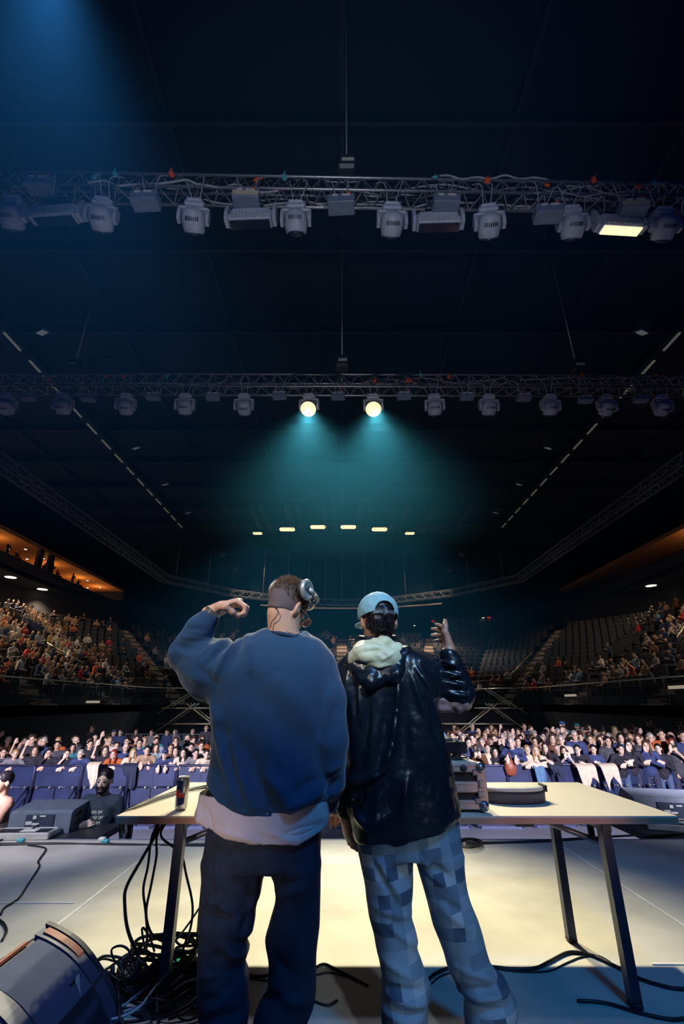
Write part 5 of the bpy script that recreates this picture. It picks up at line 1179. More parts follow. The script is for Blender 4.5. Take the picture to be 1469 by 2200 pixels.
def jacket(p):
    d = stack(p, pr(Y2, [(1384,780,862,.08),(1394,758,890,.10),(1406,742,918,.125),(1425,731,937,.145),(1470,724,943,.16),(1520,728,940,.165),(1580,735,952,.17),(1640,740,967,.175),(1700,746,978,.18),(1745,750,986,.18),(1790,756,983,.175),(1850,765,975,.17)]), 2.4)
    d = smax(d, hem2(p[0])-p[2], .012)
    a = smin(rc(p, px3(915,1442,Y2), px3(968,1484,Y2+.01), .078, .066), rc(p, px3(975,1486,Y2+.01), px3(990,1494,Y2+.01), .064, .058), .02)
    a = smin(a, rc(p, px3(990,1488,Y2+.01), px3(970,1424,Y2-.01), .060, .052), .02); a = smin(a, rc(p, px3(970,1424,Y2-.01), px3(963,1408,Y2-.02), .050, .040), .01)
    l = smin(rc(p, px3(752,1450,Y2), px3(738,1600,Y2), .075, .072), rc(p, px3(738,1600,Y2), px3(742,1738,Y2+.02), .070, .046), .02)
    d = un([d, a, l], .022); return smax(d, -rc(p, (neck2.x, neck2.y, px3(812,1376,Y2).z), (neck2.x, neck2.y, 1.9), .083, .12), .008)
fs2 = fxz(Y2, [(852,1470,848,1530,.012,.020),(848,1530,838,1600,.012,.024),(838,1600,822,1650,.013,.026),(822,1650,790,1672,.016,.026),(790,1672,752,1680,.018,.022),(832,1500,815,1620,.02,-.014),(862,1500,866,1650,.03,-.010),(800,1560,790,1650,.02,.010),(770,1480,778,1560,.010,.012),(748,1440,744,1520,.008,.012),(760,1450,762,1530,.008,-.010),(790,1500,786,1600,.014,-.010),
 (892,1440,930,1500,.010,.012),(905,1430,938,1480,.009,-.010),(880,1450,915,1560,.014,.010),(915,1500,940,1600,.016,-.008),(870,1660,860,1740,.02,.010),(820,1680,800,1760,.02,.012),(780,1700,762,1740,.014,-.014),(765,1740,790,1770,.016,.020),(790,1770,830,1740,.016,.014),(755,1700,775,1720,.012,.016),(940,1600,960,1700,.03,.008),
 (950,1418,982,1428,.006,.010),(952,1432,990,1440,.006,-.012),(953,1442,995,1452,.006,.012),(956,1455,1000,1462,.006,-.012),(958,1465,1003,1474,.006,.012),(965,1480,1010,1484,.006,-.010),(975,1490,1012,1496,.006,.008),(930,1440,950,1480,.008,.010),(780,1818,980,1785,.008,-.008)])
dj = lambda P: 1.5*fs2(P)+.007*vn(P*np.array([1,1,.35]), 14, 5)+.0035*np.abs(vn(P*np.array([1,1,.6]), 30, 9))
jk = put('jacket', sdf_mesh('jacket', [(jacket, (-.12, Y2-.26, .62), (.82, Y2+.28, 1.66), .0085)], [m_jkt], dj, rx=2), P2, O2)
def flap(p):
    d = rc(p, px3(948,1502,Y2+.0), px3(996,1508,Y2+.0), .030, .042); d = smin(d, rc(p, px3(946,1516,Y2), px3(984,1520,Y2), .026, .022), .02); return smax(d, p[2]-px3(960,1496,Y2).z, .01)
a = px3(940,1540,Y2); c = px3(1020,1480,Y2)
put('sleeve_lining', sdf_mesh('sleeve_lining', [(flap, (a.x-.03, Y2-.08, a.z-.02), (c.x+.03, Y2+.08, c.z+.04), .005)], [m_pink], lambda P: .006*vn(P, 38, 3)), jk, O2)
# hood: dark outside, pale lining turned out
def hood_out(p):
    d = un([rc(p, px3(752,1420,Y2-.09), px3(795,1464,Y2-.16), .036, .032), rc(p, px3(795,1464,Y2-.16), px3(846,1452,Y2-.16), .032, .032), rc(p, px3(846,1452,Y2-.16), px3(872,1400,Y2-.09), .034, .030), ell(p, px3(812,1428,Y2-.11), (.125,.07,.09))], .035)
    return d
put('hood', sdf_mesh('hood', [(hood_out, px3(725,1480,Y2)-Vector((.02,.36,.05)), px3(880,1380,Y2)+Vector((.05,.06,.05)), .007)], [m_jkt], lambda P: .006*vn(P, 24, 3)+.004*vn(P, 50, 5), rx=2), jk, O2)
def hood_in(p):
    c0 = px3(806,1408,Y2-.155)
    d = un([ell(p, c0, (.118,.055,.055), rotm(R(30), R(6), 0)), rc(p, px3(758,1418,Y2-.13), px3(775,1392,Y2-.10), .026, .028), rc(p, px3(775,1392,Y2-.10), px3(825,1378,Y2-.09), .028, .030), rc(p, px3(825,1380,Y2-.09), px3(855,1394,Y2-.09), .028, .022), rc(p, px3(855,1394,Y2-.09), px3(840,1424,Y2-.16), .020, .022)], .03)
    return d
fs3 = fxz(Y2-.05, [(770,1432,840,1430,.006,.010),(765,1424,800,1438,.006,-.010),(785,1402,820,1396,.014,-.016),(820,1420,850,1400,.006,.010),(810,1400,830,1415,.008,-.008)])
put('hood_lining', sdf_mesh('hood_lining', [(hood_in, px3(725,1460,Y2)-Vector((.02,.36,.05)), px3(880,1370,Y2)+Vector((.05,.06,.05)), .006)], [m_lin], lambda P: fs3(P)+.006*vn(P, 22, 7)+.003*vn(P, 55, 2), rx=2), jk, O2)
b = MB(); b.tube([(neck2.x+math.cos(a)*.088, neck2.y+math.sin(a)*.084, px3(812,1376,Y2).z+.012+.016*math.sin(a)) for a in [i*2*math.pi/30 for i in range(30)]], .013, 8, closed=True); put('collar', b.mesh('collar', m_jkt), jk, O2)
lg2 = legs(Y2, [(1690,765,975,.14),(1780,760,985,.145),(1810,766,990,.145),(1838,771,993,.135)],
 [(1830,771,884,.12),(1853,773,887,.115),(1906,784,888,.11),(1966,792,885,.10),(2005,803,894,.098),(2034,807,895,.096),(2067,815,908,.10),(2106,822,922,.105),(2124,821,927,.11),(2163,818,917,.112),(2199,820,917,.112)],
 [(1830,893,995,.12),(1853,894,996,.115),(1921,912,1005,.11),(1984,930,1028,.10),(2037,951,1043,.095),(2073,961,1056,.097),(2094,969,1076,.10),(2121,985,1094,.108),(2148,997,1106,.112),(2175,997,1108,.112),(2200,1000,1092,.108)], .05)
fsl2 = fxz(Y2, [(800,1850,855,1950,.012,-.012),(815,1850,870,1940,.014,.012),(800,1950,885,1975,.014,.010),(830,1985,900,2045,.012,.012),(822,2070,900,2110,.012,.010),(840,2125,910,2130,.010,-.014),(825,2145,912,2160,.010,.016),(822,2170,910,2182,.010,-.014),(828,2190,905,2195,.010,.012),
 (905,1860,960,1905,.014,.014),(925,1855,975,1890,.012,-.012),(940,1930,1010,1970,.014,-.010),(950,1950,1020,2010,.016,.010),(985,2085,1070,2110,.012,.012),(1000,2130,1100,2120,.010,-.014),(1000,2150,1105,2140,.010,.016),(1005,2175,1100,2165,.010,-.014),(1040,2100,1085,2140,.012,.012),(905,1845,935,1870,.01,.01),(900,1800,905,1850,.012,-.010)])
m_chk = M('checked_denim', (.2,.3,.4), .85, bump=(350,.25,.0012)); nt = m_chk.node_tree
tc = nt.nodes.new('ShaderNodeTexCoord'); mp = nt.nodes.new('ShaderNodeMapping'); mp.inputs['Rotation'].default_value = (0, R(7), 0); mp.inputs['Scale'].default_value = (1, 0, 1); sn = nt.nodes.new('ShaderNodeVectorMath'); sn.operation = 'SNAP'; sn.inputs[1].default_value = (.046, .046, .046)
wn = nt.nodes.new('ShaderNodeTexWhiteNoise'); cr = nt.nodes.new('ShaderNodeValToRGB'); cr.color_ramp.interpolation = 'CONSTANT'
E_ = cr.color_ramp.elements; E_[0].color = (.055,.10,.16,1); E_[1].position = .13; E_[1].color = (.12,.19,.26,1)
for pos, c_ in ((.32,(.17,.26,.33,1)),(.60,(.22,.32,.40,1)),(.88,(.33,.40,.44,1))): e_ = E_.new(pos); e_.color = c_
L_ = nt.links.new; L_(tc.outputs['Object'], mp.inputs[0]); L_(mp.outputs[0], sn.inputs[0]); L_(sn.outputs[0], wn.inputs[0]); L_(wn.outputs['Value'], cr.inputs[0])
for lk in list(nt.links):
    if lk.to_node.type == 'MIX' and lk.to_socket.name == 'A': nt.links.remove(lk)
mxn = [n for n in nt.nodes if n.type == 'MIX'][0]; L_(cr.outputs[0], mxn.inputs[6])
put('trousers', sdf_mesh('trousers', [(lg2, (-.05, Y2-.2, .03), (1.1, Y2+.2, .92), .0085)], [m_chk], lambda P: fsl2(P)+.004*vn(P*np.array([1,1,.6]), 18, 6), rx=2), P2, O2)
shoe(px3(868,2200,Y2).x, Y2+.02, 4, m_wht, P2, O2); shoe(px3(1050,2200,Y2).x, Y2+.02, -14, m_wht, P2, O2)
# cap with rear opening, and the hair below it
T2 = Matrix([[Rm2[i][0], Rm2[i][1], Rm2[i][2], hc2[i]] for i in range(3)]+[[0,0,0,1]])
def capf(p):
    q = loc3(p, hc2, Rm2); out = ell(q, (0,-.010,.030), (.103,.116,.103)); inn = ell(q, (0,-.010,.026), (.096,.109,.097))
    d = smax(smax(out, -inn, .002), -(q[2]+.004+.10*q[1]), .003)
    ar = np.sqrt((q[0]-.004)**2+(q[2]-.008)**2)-.050; ar = np.maximum(ar, q[1]+.02); ar = np.maximum(ar, .012-q[2]+0*q[0])
    d = smax(d, -ar, .003); v = smax(ell(q, (0,.145,.006), (.078,.085,.012)), -(q[1]-.07), .01)
    return smin(d, v, .006)
cp = put('cap', sdf_mesh('cap', [(capf, hc2-Vector((.15,.17,.08)), hc2+Vector((.15,.27,.16)), .0042)], [m_cap], lambda P: .0018*vn(P, 40, 3)), P2, O2)
b = MB(); b.lathe([(.001,.010),(.008,.007),(.010,0)], 12, mtx=T2 @ Matrix.Translation((0,-.01,.132))); put('top_button', b.mesh('top_button', m_cap), cp, O2)
b = MB(); P = [T2 @ Vector((.004+.050*k/5, -.010-.1165*math.sqrt(max(0, 1-((.004+.050*k/5)/.103)**2)), .003)) for k in range(-6, 6)]
for k in range(len(P)-1): 
    d_ = P[k+1]-P[k]; n_ = Vector((d_.y, -d_.x, 0)).normalized()*.001
    b.add([P[k]+Vector((0,0,-.008)), P[k+1]+Vector((0,0,-.008)), P[k+1]+Vector((0,0,.008)), P[k]+Vector((0,0,.008))], [(0,1,2,3)])
st = put('strap', b.mesh('strap', M('grey_strap', (.16,.18,.20), .5)), cp, O2)
b = MB()
for k in range(5): b.lathe([(.0022,0),(.0018,.002)], 8, mtx=Matrix.Translation(P[k+1]+Vector((0,-.0005,0))) @ Matrix.Rotation(R(90),4,'X'))
put('snaps', b.mesh('snaps', M('snap_grey', (.45,.45,.45), .4)), cp, O2)
hb = sdf_mesh('hair', [(lambda p: smax(smax(ell(loc3(p, hc2, Rm2), (0,-.026,-.008), (.075,.099,.100)), -ell(loc3(p, hc2, Rm2), (0,.085,-.03), (.080,.088,.12)), .008), -(loc3(p, hc2, Rm2)[2]+.088), .012), hc2-Vector((.15,.17,.16)), hc2+Vector((.15,.15,.13)), .0055)], [m_hair2], lambda P: .005*vn(P, 60, 2)+.004*vn(P, 25, 6))
hh = put('hair', hb, P2, O2); b = MB()
tuft_hair(b, hc2, Rm2, 420, lambda q: q.y < -.045 and (-.09 < q.z < -.035 or (q.x*q.x+(q.z-.012)**2 < .0013)), .022, .0016, 8, rr=(.074,.099,.099), off=(0,-.02,-.008), flow=(0,-.1,-.7)); put('loose_hair', b.mesh('loose_hair', m_hair2), hh, O2)
b = MB(); b.lathe([(.0005,-.004),(.004,0),(.0005,.004)], 8, mtx=T2 @ Matrix.Translation((-.092,-.004,-.052))); put('earring', b.mesh('earring', MATS['polished_steel']), P2, O2)
# ================================================================== BEARDED PERSON IN THE PIT
JB = joints(0, el={'R': (-.27,.0,1.14), 'L': (.30,.04,1.12)}, wr={'R': (-.07,-.25,1.20), 'L': (.31,-.06,.90)}, pitch=-6, yaw=6)
JB['hdR'] = Vector((.85,-.1,.35)); JB['hnR'] = Vector((.1,.9,-.1)); JB['hsR'] = -1
PB = empty('person', (W(222, 1700, 6.2).x, 6.2, FL), R(-4), 'bearded person in dark printed t-shirt standing in the pit, one hand at chest', 'person')
pm = figure('bearded', JB, 'short', 'short', .011, curls=([.3,.3,.3,.3],[.1,.5,.7,.8]), mats=(M('skin_bearded', (.74,.55,.42), .5), M('shirt_dark_teal', (.03,.05,.075), .85), m_hair2), beard=True)
for k in ('body', 'top', 'trousers', 'hair', 'beard'): 
    o = ob({'top': 't_shirt'}.get(k, k), pm[k], PB); o.scale = (1.0,)*3
    if k == 'trousers': o.data.materials[0] = m_jean
    if k == 'top': tee_o = o
b = MB(); rn = random.Random(2)
def pq(x0, x1, z0, z1): b.add([(x0,-.30,z0),(x1,-.30,z0),(x1,-.30,z1),(x0,-.30,z1)], [(0,1,2,3)])
for r_ in range(4):
    x = -.030; z = 1.335-.050*r_
    for n in ((4,3),(5,3),(4,3),(2,4))[r_]:
        for k in range(n):
            pq(x, x+.005, z-.030, z); pq(x+.0055, x+.012, z-.006*(1+k % 2)-.004, z-.006*(1+k % 2)+.004); pq(x+.0055, x+.012, z-.030+.010*(k % 3), z-.024+.010*(k % 3)); x += .0155
        x += .012
pr_o = b.build('chest_print', M('print_cream', (.75,.75,.62), .7), tee_o); md = pr_o.modifiers.new('on_cloth', 'SHRINKWRAP'); md.target = tee_o; md.wrap_method = 'PROJECT'; md.use_project_y = True; md.use_positive_direction = True; md.use_negative_direction = False; md.offset = .003
b = MB(); b.box((.30,-.12,.84), (.07,.05,.12), bev=.01); o = b.build('radio_handset', m_dark, None, PB.location); tag(o, 'small dark handset held low by the bearded person', 'radio')
# ================================================================== STANDING CROWD
POSES = {
 'rest': (dict(lean=1., el={'L': (.30,-.24,1.17), 'R': (-.30,-.24,1.17)}, wr={'L': (-.02,-.46,1.21), 'R': (.02,-.42,1.25)}), 'leaning with folded arms on the barrier'),
 'hang': (dict(lean=1., el={'L': (.27,-.22,1.19), 'R': (-.27,-.22,1.19)}, wr={'L': (.09,-.50,1.25), 'R': (-.09,-.50,1.25)}), 'leaning on barrier with hands hanging over it'),
 'down': (dict(lean=0.), 'standing with arms down'),
 'wave': (dict(lean=0., el={'R': (-.31,-.06,1.46)}, wr={'R': (-.24,-.14,1.76)}), 'holding one hand up high'),
 'phone': (dict(lean=0., el={'L': (.24,-.16,1.22), 'R': (-.24,-.16,1.22)}, wr={'L': (.06,-.36,1.46), 'R': (-.06,-.36,1.46)}), 'holding both hands up before the face'),
 'clasp': (dict(lean=0.3, el={'L': (.26,-.10,1.10), 'R': (-.26,-.10,1.10)}, wr={'L': (.05,-.30,1.24), 'R': (-.05,-.30,1.22)}), 'with hands clasped at the chest'),
 'chin': (dict(lean=.8, el={'L': (.28,-.2,1.10), 'R': (-.22,-.26,1.20)}, wr={'L': (-.02,-.44,1.22), 'R': (-.05,-.30,1.44)}), 'resting the chin on one hand')}
HD = {}
for k, (kw, ph) in POSES.items():
    J = joints(**kw)
    if k in ('rest', 'hang', 'chin'): J['hdL'] = Vector((-.8,-.4,-.3)) if k != 'hang' else Vector((0,-.5,-1)); J['hdR'] = Vector((.8,-.4,-.3)) if k == 'rest' else (Vector((0,-.5,-1)) if k == 'hang' else Vector((.2,.1,1)))
    if k == 'phone': J['hdL'] = Vector((-.2,0,1)); J['hdR'] = Vector((.2,0,1))
    HD[k] = J
PM = {}
for k, J in HD.items():
    PM[k, 'body'] = figure('c', J, 'short', 'long', .015, only=('body',))['body']
    PM[k, 'trousers'] = figure('c', J, 'short', 'long', .02, only=('trousers',))['trousers']
    for sl in ('long', 'short'): PM[k, 'top', sl] = figure('c', J, 'short', sl, .016, only=('top',))['top']
    for hk in ('short', 'long', 'bun', 'cap', 'bald', 'hood'):
        key = (round(J['head'][1], 3), hk)
        if key not in PM: PM[key] = figure('c', J, hk, 'long', .012, only=('hair',))['hair']
        PM[k, 'hair', hk] = PM[key]
CL = {'black': (.018,.020,.035), 'navy': (.035,.06,.18), 'dark grey': (.06,.065,.09), 'cream': (.72,.66,.52), 'tan': (.42,.30,.20), 'grey': (.20,.21,.24), 'orange': (.50,.12,.03), 'brown': (.16,.07,.04), 'teal': (.04,.22,.28), 'white': (.75,.74,.70), 'red': (.42,.03,.03), 'blue': (.06,.14,.40), 'pale blue': (.34,.46,.56)}
HC = {'black': (.010,.008,.010), 'dark brown': (.035,.018,.012), 'brown': (.09,.045,.025), 'blond': (.42,.28,.13), 'grey': (.35,.34,.33), 'red': (.25,.04,.02)}
SK = [(.86,.66,.52), (.80,.58,.44), (.72,.50,.37), (.60,.40,.28)]
HN = {'short': 'short %s hair', 'long': 'long %s hair', 'bun': '%s hair in a bun', 'cap': '%s cap', 'bald': 'balding %s hair', 'hood': '%s hood up'}
used_l = set()
NUM = 0
def person(x, y, z, s, rz, col, garm, sl, pose, hk, hc_, label, group, skin=0, small=False):
    global NUM; NUM += 1
    t = empty('person', (x, y, z), rz, label, 'person', group); t.scale = (s*1.02, s, s)
    for nm, key, c_ in (('body', ('body',), SK[skin]), ('shirt', ('top', sl), CL[col]), ('trousers', ('trousers',), (.03,.04,.10) if NUM % 3 else (.07,.12,.24)), ('hair', ('hair', hk), CL['navy'] if (hk == 'cap' and hc_ == 'black') else HC.get(hc_) or CL[hc_])):
        o = ob(nm, PM[(pose,)+key], t); o.color = (*c_, 1)
    return t
def head_s(px, py, Y, pose):
    top = {'rest': 1.665, 'hang': 1.665, 'chin': 1.68}.get(pose, 1.75); q = W(px, py, Y); s = (q.z-FL)/top; return q.x, min(1.12, max(.84, s))
# (px of the head, py of its top, row, colour, garment, sleeve, pose, hair, hair colour, skin)
FRONT_L = [(-6,1612,0,'black','shirt','long','rest','short','black',1),(14,1605,0,'dark grey','shirt','long','rest','short','dark brown',1),(34,1612,0,'grey','jacket','long','rest','short','blond',1),
 (76,1609,0,'black','dress','short','wave','long','brown',1),(112,1606,0,'black','leather jacket','long','chin','short','black',2),(148,1615,0,'black','top','short','chin','bun','dark brown',0),(182,1608,0,'navy','coat','long','rest','short','grey',0),
 (227,1611,0,'black','top','short','wave','long','brown',0),(251,1617,0,'orange','top','short','rest','long','red',0),(287,1606,0,'cream','top','long','hang','long','blond',0),(318,1600,0,'tan','t-shirt','short','hang','short','black',1),
 (358,1613,0,'navy','jacket','long','hang','cap','black',0),(381,1600,0,'dark grey','jacket','long','clasp','long','dark brown',0),(398,1605,0,'cream','jacket','long','rest','long','black',0),(420,1607,0,'grey','shirt','long','rest','short','black',1),(441,1612,0,'cream','jumper','long','rest','short','dark brown',0),
 (73,1577,1,'black','jacket','long','down','short','dark brown',1),(97,1582,1,'navy','shirt','long','down','short','grey',1),(126,1590,1,'dark grey','jacket','long','down','short','dark brown',2),(196,1588,1,'black','suit','long','down','short','black',1),(252,1592,1,'navy','shirt','short','down','short','dark brown',1),(272,1596,1,'navy','shirt','long','down','bald','black',0),
 (302,1586,1,'navy','t-shirt','short','down','short','black',1),(336,1600,1,'pale blue','top','short','down','long','brown',0),(412,1595,1,'navy','shirt','long','down','short','black',0),(434,1592,1,'white','shirt','long','down','short','brown',0),(156,1605,1,'teal','top','long','down','long','black',2),(368,1602,1,'brown','jacket','long','down','short','brown',1),(-2,1600,1,'brown','shirt','long','down','short','black',2),(52,1600,1,'tan','top','short','wave','short','brown',1)]
REAR_L = [(246,1567,'navy','jacket','cap','black'),(260,1566,'navy','hoodie','short','black'),(293,1569,'dark grey','shirt','long','dark brown'),(326,1570,'grey','shirt','short','black'),(359,1572,'navy','jacket','short','dark brown'),(376,1569,'grey','hoodie','short','brown'),(414,1571,'black','jacket','short','grey'),(440,1571,'dark grey','jacket','long','dark brown'),(444,1556,'dark grey','coat','short','brown'),(200,1558,'black','shirt','short','brown')]
FRONT_R = [(985,1602,0,'white','t-shirt','short','rest','short','dark brown',0),(1004,1583,0,'navy','sweatshirt','long','down','short','black',0),(1022,1597,0,'brown','top','long','phone','short','brown',0),(1045,1596,0,'cream','top','long','down','short','brown',0),(1061,1603,0,'black','jacket','long','clasp','long','black',0),(1084,1600,0,'black','leather jacket','long','clasp','long','black',0),(1098,1582,0,'navy','suit','long','hang','short','grey',0),
 (1124,1599,0,'cream','top','long','rest','short','blond',0),(1146,1600,0,'cream','jacket','long','rest','long','blond',0),(1172,1593,0,'black','top','long','rest','long','dark brown',0),(1208,1602,0,'navy','top','short','phone','long','dark brown',0),(1237,1598,0,'black','top','long','rest','short','black',0),(1270,1596,0,'navy','shirt','long','clasp','short','black',0),(1302,1580,0,'dark grey','jacket','long','down','short','black',2),(1322,1597,0,'black','top','long','rest','short','black',0),
 (1344,1588,0,'black','coat','long','chin','long','black',0),(1382,1589,0,'navy','jacket','long','chin','long','brown',1),(1410,1594,0,'black','coat','long','clasp','short','black',0),(1441,1585,0,'dark grey','shirt','short','phone','short','red',1),(1462,1568,0,'navy','shirt','short','down','short','black',2),
 (970,1570,1,'navy','top','long','down','short','brown',0),(994,1575,1,'pale blue','top','long','down','long','grey',0),(1013,1575,1,'dark grey','top','long','down','short','black',0),(1034,1585,1,'teal','top','short','down','short','grey',0),(1060,1576,1,'black','shirt','long','down','short','brown',0),(1110,1582,1,'grey','shirt','long','down','short','brown',0),(1147,1582,1,'navy','top','long','down','short','dark brown',2),(1160,1590,1,'black','shirt','long','down','short','black',1),(1184,1575,1,'brown','top','long','down','long','brown',0),(1203,1578,1,'cream','top','long','down','short','grey',0),(1231,1568,1,'navy','shirt','long','down','short','grey',1),(1265,1577,1,'brown','shirt','long','down','short','brown',1),
 (1331,1573,1,'navy','top','long','down','long','black',1),(1368,1576,1,'dark grey','shirt','long','down','short','brown',1),(1394,1573,1,'tan','jacket','long','down','short','grey',1),(1417,1565,1,'orange','jacket','long','down','short','black',1),(1438,1571,1,'dark grey','shirt','long','down','bald','black',2),(1352,1586,1,'grey','top','long','down','bun','brown',1),(1286,1578,1,'black','jacket','long','down','long','brown',1)]
REAR_R = [(975,1553,'red','hoodie','short','brown'),(1013,1553,'navy','jacket','short','grey'),(1054,1553,'dark grey','jacket','short','brown'),(1123,1551,'navy','jacket','short','dark brown'),(1206,1549,'teal','jacket','cap','blue'),(1235,1552,'dark grey','hoodie','cap','teal'),(1263,1556,'black','jacket','short','brown'),(1248,1560,'white','shirt','short','grey'),(1315,1558,'cream','coat','long','brown'),(1355,1555,'red','jacket','long','red'),(1387,1540,'black','shirt','short','brown'),(1458,1550,'black','jacket','short','dark brown'),(1173,1562,'pale blue','shirt','short','grey'),(1286,1570,'white','top','short','brown')]
ordw = ordn+['fifteenth','sixteenth','seventeenth','eighteenth','nineteenth','twentieth','twenty-first','twenty-second','twenty-third','twenty-fourth','twenty-fifth','twenty-sixth','twenty-seventh','twenty-eighth','twenty-ninth','thirtieth']+['thirty-%s' % o_ for o_ in ordn[:9]]+['fortieth']+['forty-%s' % o_ for o_ in ordn[:9]]
GA = {'rest': 'arms folded', 'hang': 'hands hanging', 'down': 'arms down', 'wave': 'hand raised', 'phone': 'hands up', 'clasp': 'hands clasped', 'chin': 'chin resting'}
rn = random.Random(21)
for side, L in (('left', FRONT_L), ('right', FRONT_R)):
    for row in (0, 1):
        S = sorted([q for q in L if q[2] == row], key=lambda q: q[0])
        for i, (px, py, rw, col, garm, sl, pose, hk, hcol, sk) in enumerate(S):
            Y = 12.90+.72*rw+(rn.uniform(-.02,.08) if rw == 0 else rn.uniform(-.12,.12)); x, s = head_s(px, py, Y, pose)
            lab = 'person in %s %s, %s, %s, %s, %s %s row' % (col, garm, HN[hk] % hcol, GA[pose], ordw[i], side, ('front','second')[row])
            t = person(x, Y, FL, s, R(rn.uniform(-14, 14))-math.atan2(x, Y)*.8, col, garm, sl, pose, hk, hcol, lab, 'people in the %s row of the crowd' % ('front','second')[row], sk)
def rear(L, side, Y0):
    for i, (px, py, col, garm, hk, hcol) in enumerate(sorted(L)):
        Y = Y0+rn.uniform(-.8, .8); x, s = head_s(px, py, Y, 'down')
        person(x, Y, FL, s, R(rn.uniform(-20, 20)), col, garm, 'long', rn.choice(['down','down','clasp']), hk, hcol, 'person in %s %s, %s, behind the crowd, %s from left, %s' % (col, garm, HN[hk] % hcol, ordw[i], side), 'people standing apart behind the crowd', rn.randrange(4))
rear(REAR_L, 'left', 20.5); rear(REAR_R, 'right', 19.0)
# deeper rows
cols = ['black']*5+['navy']*5+['dark grey']*4+['grey','cream','tan','brown','brown','teal','white','red','orange','blue','pale blue']
def rows(side, x0, x1, ys, py0, dpy, step, keep):
    for r_, Y in enumerate(ys):
        px = x0+rn.uniform(0, step); i = 0; L = []
        while px < x1:
            if rn.random() < keep: L.append(px)
            px += step*rn.uniform(.75, 1.3)
        for i, px in enumerate(L):
            y_ = Y+rn.uniform(-.18,.18); pose = rn.choice(['down','down','down','clasp','phone','wave'] if rn.random() < .35 else ['down']); hk = rn.choice(['short','short','short','long','long','bun','cap','bald'])
            x, s = head_s(px, py0-dpy*r_+rn.uniform(-4, 6), y_, pose); s = min(max(s, .9), 1.08); col = rn.choice(cols); hcol = rn.choice(['black','dark brown','dark brown','brown','blond','grey']); sk = rn.choice([0,0,0,1,1,2])
            person(x, y_, FL, s, R(rn.uniform(-18, 18))-math.atan2(x, Y)*.8, col, '', rn.choice(['long','short']), pose, hk, hcol, 'person in %s top, %s, %s in %s %s row' % (col, HN[hk] % hcol, ordw[i], side, ordn[r_+2]), 'people in the %s row of the crowd' % ordn[r_+2], sk)
rows('right', 962, 1475, [14.5, 15.3, 16.2, 17.2], 1577, 5, 21, .86)
rows('left', -5, 452, [14.5, 15.4], 1596, 5, 34, .7)
# phones held up by some, jackets over the barrier
for px, py, lab in [(1451,1597,'phone held up by the red haired person at the right edge'),(1026,1607,'phone held up in the right front row beside the mixer'),(1296,1566,'glowing phone held up in the right crowd'),(379,1574,'small green glowing phone in the left rear crowd')]:
    Y = 12.55 if py > 1590 else 17; q = W(px, py, Y); t = empty('phone', q, R(10), lab, 'phone'); b = MB(); b.box((0,0,0), (.08,.010,.16), bev=.004); b.build('case', m_dark, t)
    b = MB(); b.box((0,.006,0), (.07,.003,.145)); b.build('screen', M('phone_screen', (.5,.7,.6), .3, emit=(.5,.9,.7), es=.8), t)
def drape(px0, px1, Y, z0, drop, mat, lab, seed):
    a, c = W(px0, 1645, Y), W(px1, 1645, Y); wd_ = c.x-a.x; n, m = 14, 16; vs = []; fs = []; rn_ = random.Random(seed)
    for i in range(m+1):
        v = i/m
        for j in range(n+1):
            u = j/n; k = 1-.35*v*(1-u)-.2*v*u; L = drop*(.7+.3*math.sin(u*5+seed)); zz = z0+.03*math.sin(min(v*6, 1)*math.pi)-max(0, v-.15)*L*1.15; yy = Y+.16-min(v/.2, 1)*.24-.03*math.sin(u*14+seed)*v
            vs.append((a.x+wd_*(u-.5)*k+wd_*.5+.05*v, yy, zz))
    for i in range(m):
        for j in range(n): p = i*(n+1)+j; fs.append((p, p+1, p+n+2, p+n+1))
    b = MB(); b.add(vs, fs, sm=True); o = b.build('jacket', mat); md = o.modifiers.new('thick', 'SOLIDIFY'); md.thickness = .025; md = o.modifiers.new('sub', 'SUBSURF'); md.levels = md.render_levels = 1
    tag(o, lab, 'jacket', 'garments draped over the barrier')
bt = FL+BH
m_crj = M('cream_fabric', (.72,.64,.50), .8, noise=(14,.12)); m_nvj = M('navy_fabric', (.02,.03,.07), .8)
drape(1232, 1275, BY-.02, bt, .62, m_crj, 'cream jacket draped over the barrier on the right, left of two', 1)
drape(1283, 1322, BY-.02, bt, .55, m_crj, 'cream jacket draped over the barrier on the right, right of two', 2)
drape(1176, 1202, BY-.02, bt, .32, m_nvj, 'dark jacket draped over the barrier right of the blond person', 3)
drape(262, 298, BY-.02, bt, .50, m_nvj, 'navy jacket draped over the barrier left of the tan shirted person', 4)
drape(188, 216, 12.2, bt+.06, .5, m_crj, 'white garment hanging over the barrier behind the bearded person', 5)
drape(1142, 1165, BY-.0, bt-.02, .75, M('jeans_blue', (.10,.24,.42), .8), 'pale blue denim hanging on the barrier below the blond person', 6)
t = empty('shoulder_bag', W(1096, 1648, 12.5), 0, 'round brown leather bag hanging at the barrier', 'bag'); b = MB(); b.lathe([(.02,-.19),(.12,-.15),(.15,-.02),(.11,.12),(.03,.17)], 18, sx=1, sy=.5); b.build('body', M('brown_leather', (.32,.09,.05), .45, noise=(12,.2)), t); b = MB(); b.tube(spline([(-.05,0,.15),(0,.0,.30),(.05,0,.15)], 6), .01, 6); b.build('strap', M('brown_leather'), t)
